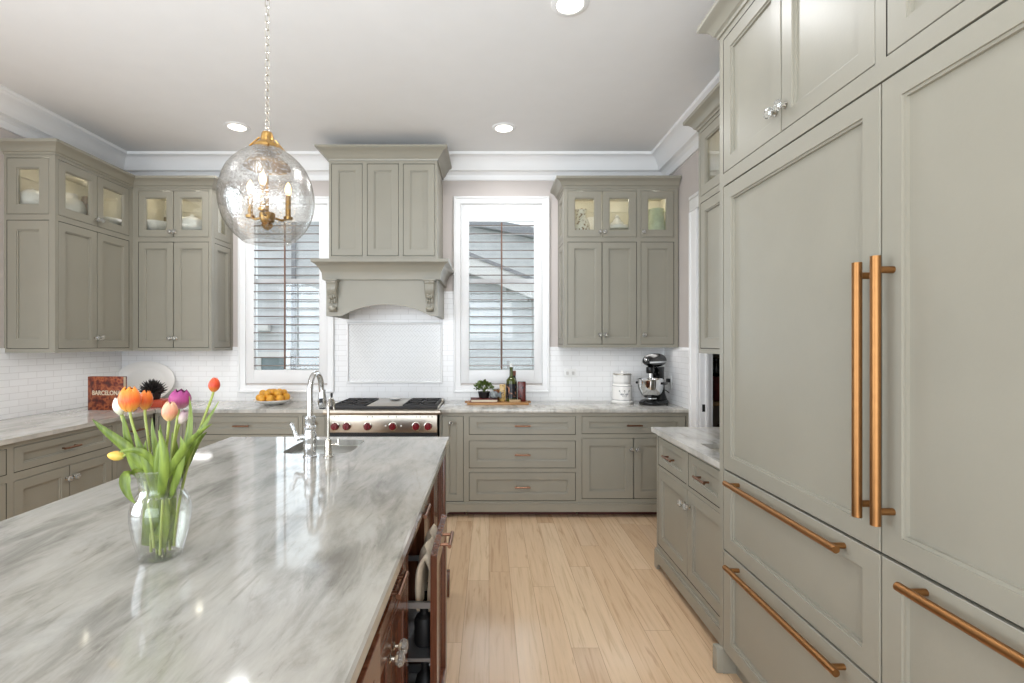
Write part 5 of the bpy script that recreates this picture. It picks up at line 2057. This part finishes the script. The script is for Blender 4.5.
# fruit bowl with oranges
fy_ = 4.62
fxc = X(273.5, fy_)
mb = MB()
mb.lathe(smooth_prof([(0.0, 0.0), (0.075, 0.0), (0.08, 0.004), (0.10, 0.010), (0.145, 0.026), (0.172, 0.044), (0.174, 0.048), (0.170, 0.048), (0.14, 0.032), (0.095, 0.016), (0.0, 0.012)], 1), n=40)
tag(mb.build('fruit_bowl', 'white', None, (fxc, fy_, CT), angle=50), 'shallow white bowl of oranges under the left window', 'bowl')
mb = MB()
mb.lathe(smooth_prof([(0.0, -0.034), (0.012, -0.033), (0.026, -0.023), (0.0345, 0.0), (0.027, 0.022), (0.012, 0.032), (0.003, 0.031), (0.0, 0.030)], 2), n=22)
mb.tube([(0, 0, 0.029), (0.001, 0, 0.036)], 0.0025, 6)
og = mb.build('orange', 'orange_skin', None, (fxc, fy_, CT + 0.05), angle=60)
tag(og, 'orange piled in the shallow white bowl', 'orange', 'oranges in the bowl')
spots = []
for i in range(9):
    t = 2 * PI * i / 9
    spots.append((0.118 * math.cos(t), 0.118 * math.sin(t), 0.064))
for i in range(5):
    t = 2 * PI * i / 5 + 0.4
    spots.append((0.058 * math.cos(t), 0.058 * math.sin(t), 0.056 if i % 2 else 0.058))
for i in range(6):
    t = 2 * PI * i / 6 + 0.3
    spots.append((0.088 * math.cos(t), 0.088 * math.sin(t), 0.103))
spots.append((0.0, 0.02, 0.108))
spots.append((0.0, -0.03, 0.112))
for i, (a, b, c_) in enumerate(spots):
    o = og if i == 0 else og.copy()
    if i:
        COL.objects.link(o)
    o.location = (fxc + a, fy_ + b, CT + c_)
    o.rotation_euler = (random.uniform(-1, 1), random.uniform(-1, 1), random.uniform(0, 6))

# ------------------------------------------------------------------ tray on the right worktop
ty = 4.66
def TX(px):
    return X(px, ty)
mb = MB()
mb.box(TX(467.5), TX(528), ty - 0.10, ty + 0.09, CT, CT + 0.022, 0.005)
for s, px in ((-1, 467.5), (1, 528)):
    mb.tube([(TX(px) + s * 0.0, ty - 0.05, CT + 0.014), (TX(px) + s * 0.018, ty - 0.045, CT + 0.018), (TX(px) + s * 0.022, ty, CT + 0.018), (TX(px) + s * 0.018, ty + 0.045, CT + 0.018), (TX(px), ty + 0.05, CT + 0.014)], 0.006, 8)
tag(mb.build('serving_board', 'board'), 'wooden serving board under the right window, crowded with bottles', 'board')
TZ = CT + 0.0222
# books under the plant
mb = MB()
mb.box(-0.125, 0.125, -0.085, 0.085, 0, 0.004, 0.001)
mb.box(-0.125, 0.125, -0.085, 0.085, 0.024, 0.028, 0.001)
mb.box(-0.125, -0.12, -0.085, 0.085, 0, 0.028, 0.001)
mb.mi = 1
mb.box(-0.12, 0.12, -0.082, 0.082, 0.004, 0.024)
o = mb.build('closed_book', ['dark_red', 'paper'], None, (TX(484), ty - 0.005, TZ), (0, 0, R(2)))
tag(o, 'closed red-brown book lying on the serving board', 'book')
# potted herb
hb = thing('potted_herb', 'small leafy green plant in a dark pot on the board', 'plant', (TX(484), ty + 0.015, TZ + 0.0285))
mb = MB()
mb.lathe([(0, 0), (0.042, 0), (0.046, 0.008), (0.056, 0.055), (0.058, 0.06), (0.05, 0.06), (0.0, 0.052)], n=20)
mb.build('pot', 'black_matte', hb)
mb = MB()
for i in range(230):
    t = random.uniform(0, 2 * PI)
    el = random.uniform(-0.25, 1.5)
    rr = 0.088 * random.uniform(0.45, 1.0)
    d_ = Vector((math.cos(t) * math.cos(el), math.sin(t) * math.cos(el), math.sin(el) * 0.78))
    p0 = Vector((0, 0, 0.085)) + d_ * rr * 0.95
    u = d_.orthogonal().normalized()
    w2 = d_.cross(u).normalized()
    a = random.uniform(0, 6.28)
    sdv = u * math.cos(a) + w2 * math.sin(a)
    tip = (d_ + Vector((0, 0, 0.25)) + sdv * 0.4).normalized()
    sd2 = tip.cross(sdv).normalized()
    L_ = random.uniform(0.022, 0.036)
    Wd = L_ * 0.3
    pts = [p0, p0 + tip * L_ * 0.5 + sd2 * Wd, p0 + tip * L_, p0 + tip * L_ * 0.5 - sd2 * Wd]
    mb.face([tuple(q) for q in pts])
for i in range(14):
    t = i * 2.4
    mb.tube([(0, 0, 0.05), (0.03 * math.cos(t), 0.03 * math.sin(t), 0.1), (0.055 * math.cos(t), 0.055 * math.sin(t), 0.115)], 0.002, 5)
ob = mb.build('foliage', 'leaf_dark', hb, smooth=False, recalc=False)
# mortar-like grey grinder lying on its side, brown pot behind
mb = MB()
Mx = Matrix.Translation((TX(494.5), ty - 0.045, TZ + 0.064)) @ Matrix.Rotation(R(90), 4, 'Y') @ Matrix.Rotation(R(0), 4, 'X')
mb.lathe(smooth_prof([(0.0, -0.05), (0.02, -0.048), (0.033, -0.02), (0.035, 0.01), (0.026, 0.03), (0.022, 0.034), (0.022, 0.042), (0.032, 0.046), (0.033, 0.06), (0.026, 0.064), (0.0, 0.058)], 1), n=22, M4=Mx)
tag(mb.build('stone_jar', 'stone'), 'small grey stone jar lying on its side on the book', 'jar')
mb = MB()
mb.lathe([(0, 0), (0.04, 0), (0.045, 0.02), (0.042, 0.07), (0.03, 0.085), (0.03, 0.11), (0.0, 0.112)], (TX(496.5), ty + 0.06, TZ + 0.0), 20)
tag(mb.build('spice_jar', mat_speckle('brown_jar', (110, 84, 50), (170, 90, 50), 40, 0.4, 0.5)), 'brown patterned jar behind the grey stone jar', 'jar')
mb = MB()
mb.box(TX(499.5), TX(505.5), ty - 0.02, ty + 0.03, TZ, TZ + 0.158, 0.003)
tag(mb.build('cracker_box', 'label_kraft'), 'tall kraft carton beside the oil bottle', 'box')
# oil bottle
ob_ = thing('oil_bottle', 'tall green glass oil bottle with white stopper on the board', 'bottle', (TX(511.2), ty - 0.005, TZ))
mb = MB()
mb.lathe(smooth_prof([(0.0, 0.002), (0.044, 0.0), (0.047, 0.006), (0.047, 0.02), (0.047, 0.185), (0.045, 0.2), (0.028, 0.222), (0.0165, 0.232), (0.015, 0.30), (0.017, 0.312), (0.017, 0.32), (0.0, 0.32)], 1), n=24)
mb.build('glass', 'bottle_green', ob_)
mb = MB()
mb.lathe([(0.0478, 0.03), (0.0478, 0.165)], n=24, caps=False)
mb.build('label', 'label_dark', ob_)
mb = MB()
mb.lathe([(0.0, 0.318), (0.014, 0.32), (0.012, 0.336), (0.015, 0.345), (0.008, 0.352), (0.0, 0.353)], n=14)
mb.build('stopper', 'white_plastic', ob_)
vb = thing('vinegar_bottle', 'dark bottle with brown cap standing behind the green oil bottle', 'bottle', (TX(514.5), ty + 0.072, TZ))
mb = MB()
mb.lathe(smooth_prof([(0.0, 0.0), (0.03, 0.0), (0.032, 0.01), (0.032, 0.17), (0.016, 0.21), (0.013, 0.25), (0.0, 0.25)], 1), n=20)
mb.build('glass', 'dark_bottle', vb)
mb = MB()
mb.lathe([(0.0155, 0.236), (0.017, 0.245), (0.017, 0.28), (0.0, 0.282)], n=16)
mb.build('cap', simple('brown_cap', (120, 60, 40), 0.5), vb)
# red tin
mb = MB()
mb.box(TX(518), TX(525.6), ty - 0.035, ty + 0.035, TZ, TZ + 0.185, 0.004)
tag(mb.build('spice_tin', 'label_red'), 'tall dark red printed tin at the right end of the board', 'tin')
mb = MB()
mb.box(TX(509), TX(520), ty - 0.088, ty - 0.062, TZ, TZ + 0.024, 0.003)
tag(mb.build('match_box', 'pale_wood'), 'small pale wooden box at the front of the board', 'box')

# ------------------------------------------------------------------ canister, mixer, outlet
cy_ = 4.74
cn = thing('canister', 'white lidded ceramic canister with grey printed motif, left of the mixer', 'canister', (X(622, cy_), cy_, CT))
mb = MB()
mb.lathe([(0.0, 0.0), (0.10, 0.0), (0.104, 0.006), (0.104, 0.014), (0.094, 0.02), (0.09, 0.026), (0.09, 0.165), (0.086, 0.172), (0.080, 0.176), (0.080, 0.185), (0.0, 0.185)], n=36)
body = mb.build('body', 'white', cn)
mb = MB()
for k in range(7):
    t = -PI / 2 + (k - 3) * 0.17
    zz = 0.098 + 0.02 * math.cos(k * 2.1)
    def cyl(tt, z_):
        return (0.0903 * math.cos(tt), 0.0903 * math.sin(tt), z_)
    mb.tube([cyl(-PI / 2 + (k - 3) * 0.05, 0.06), cyl(t * 0.6 + -PI / 2 * 0.4, (0.06 + zz) / 2), cyl(t, zz)], 0.0009, 5)
    for q in range(4):
        mb.ball(cyl(t + 0.06 * math.cos(q * 1.6), zz + 0.006 * math.sin(q * 1.6)), 0.0035, 1)
for zz in (0.03, 0.16):
    mb.lathe([(0.0904, zz), (0.0912, zz + 0.002), (0.0904, zz + 0.004)], n=36, caps=False)
mb.build('motif', simple('grey_motif', (120, 122, 126), 0.4), body)
mb = MB()
mb.lathe(smooth_prof([(0.0785, 0.186), (0.0815, 0.19), (0.0815, 0.25), (0.086, 0.27), (0.086, 0.276), (0.05, 0.281), (0.012, 0.283), (0.012, 0.29), (0.016, 0.297), (0.0, 0.303)], 1), n=36)
mb.build('lid', 'white', cn)
mb = MB()
mb.lathe([(0.0815, 0.262), (0.0875, 0.268), (0.0875, 0.274), (0.08, 0.278)], n=36, caps=False)
mb.build('rim_band', 'steel', cn)

my = 4.64
mx0 = X(654, my)
mxr = thing('stand_mixer', 'black stand mixer with polished steel bowl at the right wall', 'stand mixer', (mx0, my, CT), R(-42))
mxr.scale = (1, 1, 1.1)
# local: head points to -y
mb = MB()
def ellipse_loop(cx, cy, rx, ry, z, n=28, p=2.0):
    pts = []
    for i in range(n):
        t = 2 * PI * i / n
        c_, s_ = math.cos(t), math.sin(t)
        pts.append((cx + rx * math.copysign(abs(c_) ** (2 / p), c_), cy + ry * math.copysign(abs(s_) ** (2 / p), s_), z))
    return pts
# base
mb.loft([ellipse_loop(0, 0.0, 0.105, 0.165, 0.0, p=2.6), ellipse_loop(0, 0, 0.11, 0.17, 0.008, p=2.6), ellipse_loop(0, 0, 0.11, 0.17, 0.022, p=2.6), ellipse_loop(0, 0.005, 0.098, 0.155, 0.035, p=2.6)])
# column
mb.loft([ellipse_loop(0, 0.10, 0.075, 0.07, 0.03, p=2.6), ellipse_loop(0, 0.108, 0.052, 0.052, 0.09, p=2.6), ellipse_loop(0, 0.105, 0.046, 0.048, 0.2, p=2.6), ellipse_loop(0, 0.085, 0.05, 0.065, 0.27, p=2.6), ellipse_loop(0, 0.06, 0.055, 0.1, 0.31, p=2.6)])
mb.build('stand', 'black', mxr, angle=40)
mb = MB()
hl = []
for i in range(15):
    t = i / 14.0
    y_ = 0.19 - 0.36 * t
    k = math.sin(PI * min(1, max(0, 0.06 + 0.90 * t))) ** 0.26
    rx = 0.064 * k * (1 - 0.08 * t)
    rz_ = 0.068 * k * (1 - 0.12 * t)
    zc = 0.362 + 0.004 * t
    hl.append([(rx * math.cos(2 * PI * q / 24), y_, zc + rz_ * math.sin(2 * PI * q / 24) * (1.0 if math.sin(2 * PI * q / 24) > 0 else 0.82)) for q in range(24)])
mb.loft(hl)
mb.lathe([(0.0, 0.26), (0.032, 0.262), (0.036, 0.28), (0.036, 0.31), (0.0, 0.33)], (0, -0.085, 0), 20)
hd = mb.build('head', 'black', mxr, angle=50)
mb = MB()
bandl = []
for i in range(15):
    t = i / 14.0
    y_ = 0.19 - 0.36 * t
    k = math.sin(PI * min(1, max(0, 0.06 + 0.90 * t))) ** 0.26
    bandl.append((0.0665 * k * (1 - 0.08 * t), y_))
for s in (-1, 1):
    mb.loft([[(s * rx, y_, 0.348), (s * (rx + 0.001), y_, 0.348), (s * (rx + 0.001), y_, 0.362), (s * rx, y_, 0.362)] for rx, y_ in bandl])
mb.build('trim_band', 'chrome', hd)
mb = MB()
mb.lathe([(0.015, 0.0), (0.015, 0.012), (0.011, 0.016), (0.0, 0.017)], n=20, M4=Matrix.Translation((0, -0.168, 0.378)) @ My)
mb.tube([(0.0, -0.174, 0.378), (0.028, -0.178, 0.376)], [0.004, 0.005], 8)
mb.build('hub_cap', 'chrome', hd)
mb = MB()
mb.lathe(smooth_prof([(0.0, 0.0), (0.05, 0.0), (0.055, 0.008), (0.05, 0.014), (0.075, 0.03), (0.105, 0.07), (0.114, 0.12), (0.116, 0.165), (0.119, 0.17), (0.114, 0.17), (0.108, 0.12), (0.07, 0.035), (0.0, 0.02)], 1), (0, -0.07, 0.045), 36)
mb.build('bowl', 'chrome', mxr, angle=50)
mb = MB()
for s in (-1, 1):
    mb.tube([(s * 0.05, 0.085, 0.17), (s * 0.10, 0.05, 0.175), (s * 0.128, -0.04, 0.18), (s * 0.128, -0.09, 0.18)], 0.011, 8)
mb.build('bowl_arms', 'black', mxr)
mb = MB()
mb.tube([(0, -0.085, 0.27), (0, -0.085, 0.1)], 0.008, 8)
mb.ball((0, -0.085, 0.11), 0.03, 2, (1, 0.4, 1.4))
mb.build('beater', 'nickel', mxr)
mb = MB()
p_ = [(X(662, 4.7), 4.72, CT + 0.14), (X(672, 4.7), 4.76, CT + 0.10), (X(680, 4.72), 4.79, CT + 0.03), (X(681, 4.72), 4.78, CT + 0.006), (X(672, 4.72), 4.77, CT + 0.006)]
mb.tube(bez(p_, 16), 0.004, 8)
pc_ = mb.build('power_cord', 'black_matte', mxr)
pc_.matrix_parent_inverse = (Matrix.Translation((mx0, my, CT)) @ Matrix.Rotation(R(-42), 4, 'Z') @ Matrix.Diagonal((1, 1, 1.1, 1))).inverted()
ol = thing('power_outlet', 'white wall outlet with a plugged dark adapter, behind the mixer', 'outlet', (WX1 - 0.0085, 4.72, Z(382, 4.75)), R(-90))
mb = MB()
mb.box(-0.04, 0.04, -0.006, 0.0, -0.06, 0.06, 0.003)
mb.build('cover_plate', 'white_plastic', ol)
mb = MB()
mb.box(-0.02, 0.02, -0.035, -0.0062, 0.0, 0.035, 0.005)
mb.build('adapter', 'black_matte', ol)
ol = thing('power_outlet', 'white double outlet on the tiles between the right window and canister', 'outlet', (X(570, WY), WY - 0.0085, Z(373, WY)))
mb = MB()
mb.box(-0.06, 0.06, -0.005, 0.0, -0.04, 0.04, 0.003)
mb.build('cover_plate', 'white_plastic', ol)
mb = MB()
for s in (-1, 1):
    mb.box(s * 0.028 - 0.013, s * 0.028 + 0.013, -0.0075, -0.0052, -0.016, 0.016, 0.002)
mb.build('sockets', simple('socket_shade', (205, 203, 200), 0.4), ol)

# ------------------------------------------------------------------ china behind the cabinet glass
ZS = ZG0 - 0.0018
def lathe_thing(name, label, cat, prof, loc, mat, n=28, k=1, group=None):
    mb = MB()
    mb.lathe(smooth_prof(prof, k), n=n)
    return tag(mb.build(name, mat, None, loc, angle=50), label, cat, group)

gy = UY + 0.145
SH = [(0, 0), (0.05, 0), (0.054, 0.008), (0.03, 0.02), (0.024, 0.05), (0.03, 0.08)]
lathe_thing('ceramic_vase', 'floral patterned vase behind the leftmost glass door above the mixer', 'vase',
            [(0, 0), (0.055, 0), (0.062, 0.01), (0.080, 0.07), (0.086, 0.125), (0.070, 0.18), (0.050, 0.215), (0.047, 0.235), (0.058, 0.285), (0.054, 0.285), (0.043, 0.235), (0.0, 0.22)], (X(581, gy), gy, ZS), 'patterned')
mb = MB()
Mx = Matrix.Translation((X(594, gy + 0.1), gy + 0.15, ZS + 0.004)) @ Matrix.Rotation(R(-13), 4, 'X') @ Matrix.Translation((0, 0, 0.135)) @ My
mb.lathe([(0.0, 0.0), (0.085, 0.0), (0.098, 0.004), (0.135, 0.014), (0.135, 0.018), (0.098, 0.01), (0.0, 0.008)], n=32, M4=Mx)
tag(mb.build('plate', 'white', angle=50), 'white plate standing behind the floral vase', 'plate')
tr = thing('tiered_dish', 'white covered dish on a foot with stacked finial, behind the middle glass door', 'dish', (X(617, gy), gy, ZS))
mb = MB()
mb.lathe(smooth_prof([(0, 0), (0.07, 0), (0.075, 0.01), (0.035, 0.03), (0.03, 0.075), (0.06, 0.09), (0.108, 0.096), (0.112, 0.104), (0.110, 0.122), (0.10, 0.126), (0.0, 0.124)], 1), n=32)
mb.build('base', 'white', tr)
mb = MB()
mb.lathe(smooth_prof([(0.098, 0.126), (0.094, 0.140), (0.068, 0.148), (0.062, 0.164), (0.042, 0.172), (0.036, 0.194), (0.018, 0.202), (0.022, 0.22), (0.010, 0.238), (0.0, 0.24)], 1), n=32)
mb.build('lid', 'white', tr)
pt = thing('pitcher', 'pale green pitcher behind the rightmost glass door above the mixer', 'pitcher', (X(656, gy), gy, ZS))
mb = MB()
mb.lathe(smooth_prof([(0, 0), (0.085, 0), (0.09, 0.01), (0.088, 0.08), (0.080, 0.17), (0.068, 0.25), (0.070, 0.29), (0.066, 0.29), (0.062, 0.25), (0.0, 0.24)], 1), n=32)
mb.build('body', 'celadon', pt)
mb = MB()
mb.tube([(0.068, 0, 0.265), (0.095, 0, 0.275), (0.115, 0, 0.23), (0.115, 0, 0.15), (0.085, 0, 0.09)], 0.009, 10)
mb.build('handle', 'celadon', pt)
# back-left cabinet
lathe_thing('serving_bowl', 'wide white footed bowl behind the left glass door beside the left window', 'bowl',
            SH + [(0.08, 0.10), (0.115, 0.13), (0.130, 0.165), (0.126, 0.166), (0.09, 0.12), (0.0, 0.10)], (X(157, gy), gy, ZS), 'white')
mb = MB()
Mx = Matrix.Translation((X(155, gy + 0.1), UY + 0.335, ZS + 0.004)) @ Matrix.Rotation(R(-9), 4, 'X') @ Matrix.Translation((0, 0, 0.165)) @ My
mb.lathe([(0.0, 0.0), (0.10, 0.0), (0.115, 0.004), (0.165, 0.014), (0.165, 0.018), (0.115, 0.01), (0.0, 0.008)], n=36, M4=Mx)
tag(mb.build('charger_plate', simple('tan_glaze', (120, 104, 74), 0.3)), 'large tan plate standing behind the wide white bowl', 'plate')
lathe_thing('tureen', 'rounded white tureen behind the right glass door beside the left window', 'bowl',
            [(0, 0), (0.08, 0), (0.085, 0.01), (0.05, 0.03), (0.05, 0.06), (0.12, 0.09), (0.13, 0.125), (0.125, 0.13), (0.115, 0.17), (0.08, 0.205), (0.03, 0.222), (0.018, 0.225), (0.02, 0.238), (0.0, 0.245)], (X(192, gy), gy, ZS), 'white')
# left wall cabinet
lathe_thing('melon_jar', 'round white jar behind the glass end of the left cabinet', 'jar',
            [(0, 0), (0.05, 0), (0.055, 0.008), (0.03, 0.02), (0.03, 0.045), (0.085, 0.085), (0.105, 0.135), (0.092, 0.185), (0.05, 0.215), (0.03, 0.222), (0.012, 0.225), (0.0, 0.24)], (X(33, 3.85), 3.85, ZS), 'white')
lathe_thing('globe_vase', 'round white vase in the left cabinet, behind its first front glass door', 'vase',
            [(0, 0), (0.05, 0), (0.055, 0.008), (0.09, 0.08), (0.10, 0.13), (0.085, 0.19), (0.04, 0.225), (0.045, 0.25), (0.041, 0.25), (0.034, 0.225), (0.0, 0.22)], (-3.385, 4.05, ZS), 'white')
lathe_thing('brown_vase', 'dark brown patterned vase beside the round white one in the left cabinet', 'vase',
            [(0, 0), (0.05, 0), (0.055, 0.008), (0.062, 0.10), (0.06, 0.21), (0.045, 0.255), (0.05, 0.265), (0.04, 0.265), (0.0, 0.24)], (-3.36, 4.20, ZS), mat_speckle('brown_pattern', (120, 92, 66), (60, 36, 26), 38, 0.42, 0.5))
lathe_thing('cake_stand', 'low white footed dish behind the far glass door of the left cabinet', 'dish',
            SH + [(0.06, 0.095), (0.11, 0.105), (0.115, 0.13), (0.11, 0.131), (0.05, 0.11), (0.0, 0.106)], (-3.345, 4.385, ZS), 'white')
# right-hand cabinet
lathe_thing('pale_vase', 'pale vase behind the glass of the tall cabinet by the fridge', 'vase',
            [(0, 0), (0.045, 0), (0.05, 0.01), (0.06, 0.11), (0.055, 0.2), (0.04, 0.24), (0.05, 0.28), (0.046, 0.28), (0.034, 0.24), (0.0, 0.23)], (1.52, 3.08, ZS), 'white')

# ------------------------------------------------------------------ pantry shelf
ps = thing('pantry_shelf', 'pale wooden shelf unit inside the dim pantry', 'shelf', (0, 0, 0))
for zz in (0.46, 0.94, 1.46):
    mb = MB()
    mb.box(1.83, 2.9, 4.42, WY - 0.005, zz, zz + 0.03, 0.002)
    mb.build('shelf', 'pale_wood', ps)
for xx in (1.83, 2.88):
    mb = MB()
    mb.box(xx, xx + 0.02, 4.42, WY - 0.005, 0, 1.9)
    mb.build('side_panel', 'pantry', ps)
mb = MB()
mb.box(2.03, 2.26, 4.50, 4.74, 0.971, 1.19, 0.01)
tag(mb.build('storage_bag', 'dark_red', None), 'dark red bag on the pantry shelf', 'bag')
lathe_thing('black_canister', 'black pot standing on the lower pantry shelf', 'pot', [(0, 0), (0.10, 0), (0.11, 0.01), (0.115, 0.2), (0.11, 0.22), (0.02, 0.24), (0.02, 0.26), (0, 0.265)], (2.12, 4.6, 0.491), 'black')
lathe_thing('dark_jug', 'black jug at the top of the pantry shelf view', 'jug', [(0, 0), (0.05, 0), (0.07, 0.02), (0.075, 0.1), (0.05, 0.14), (0.055, 0.17), (0.0, 0.172)], (2.09, 4.60, 1.19), 'black')
mb = MB()
mb.tube([(2.13, 4.47, 0.98), (2.17, 4.47, 1.22), (2.18, 4.47, 1.26)], [0.012, 0.012, 0.024], 8)
tag(mb.build('wooden_spoon', 'pale_wood'), 'wooden spoon leaning before the red bag in the pantry', 'spoon')
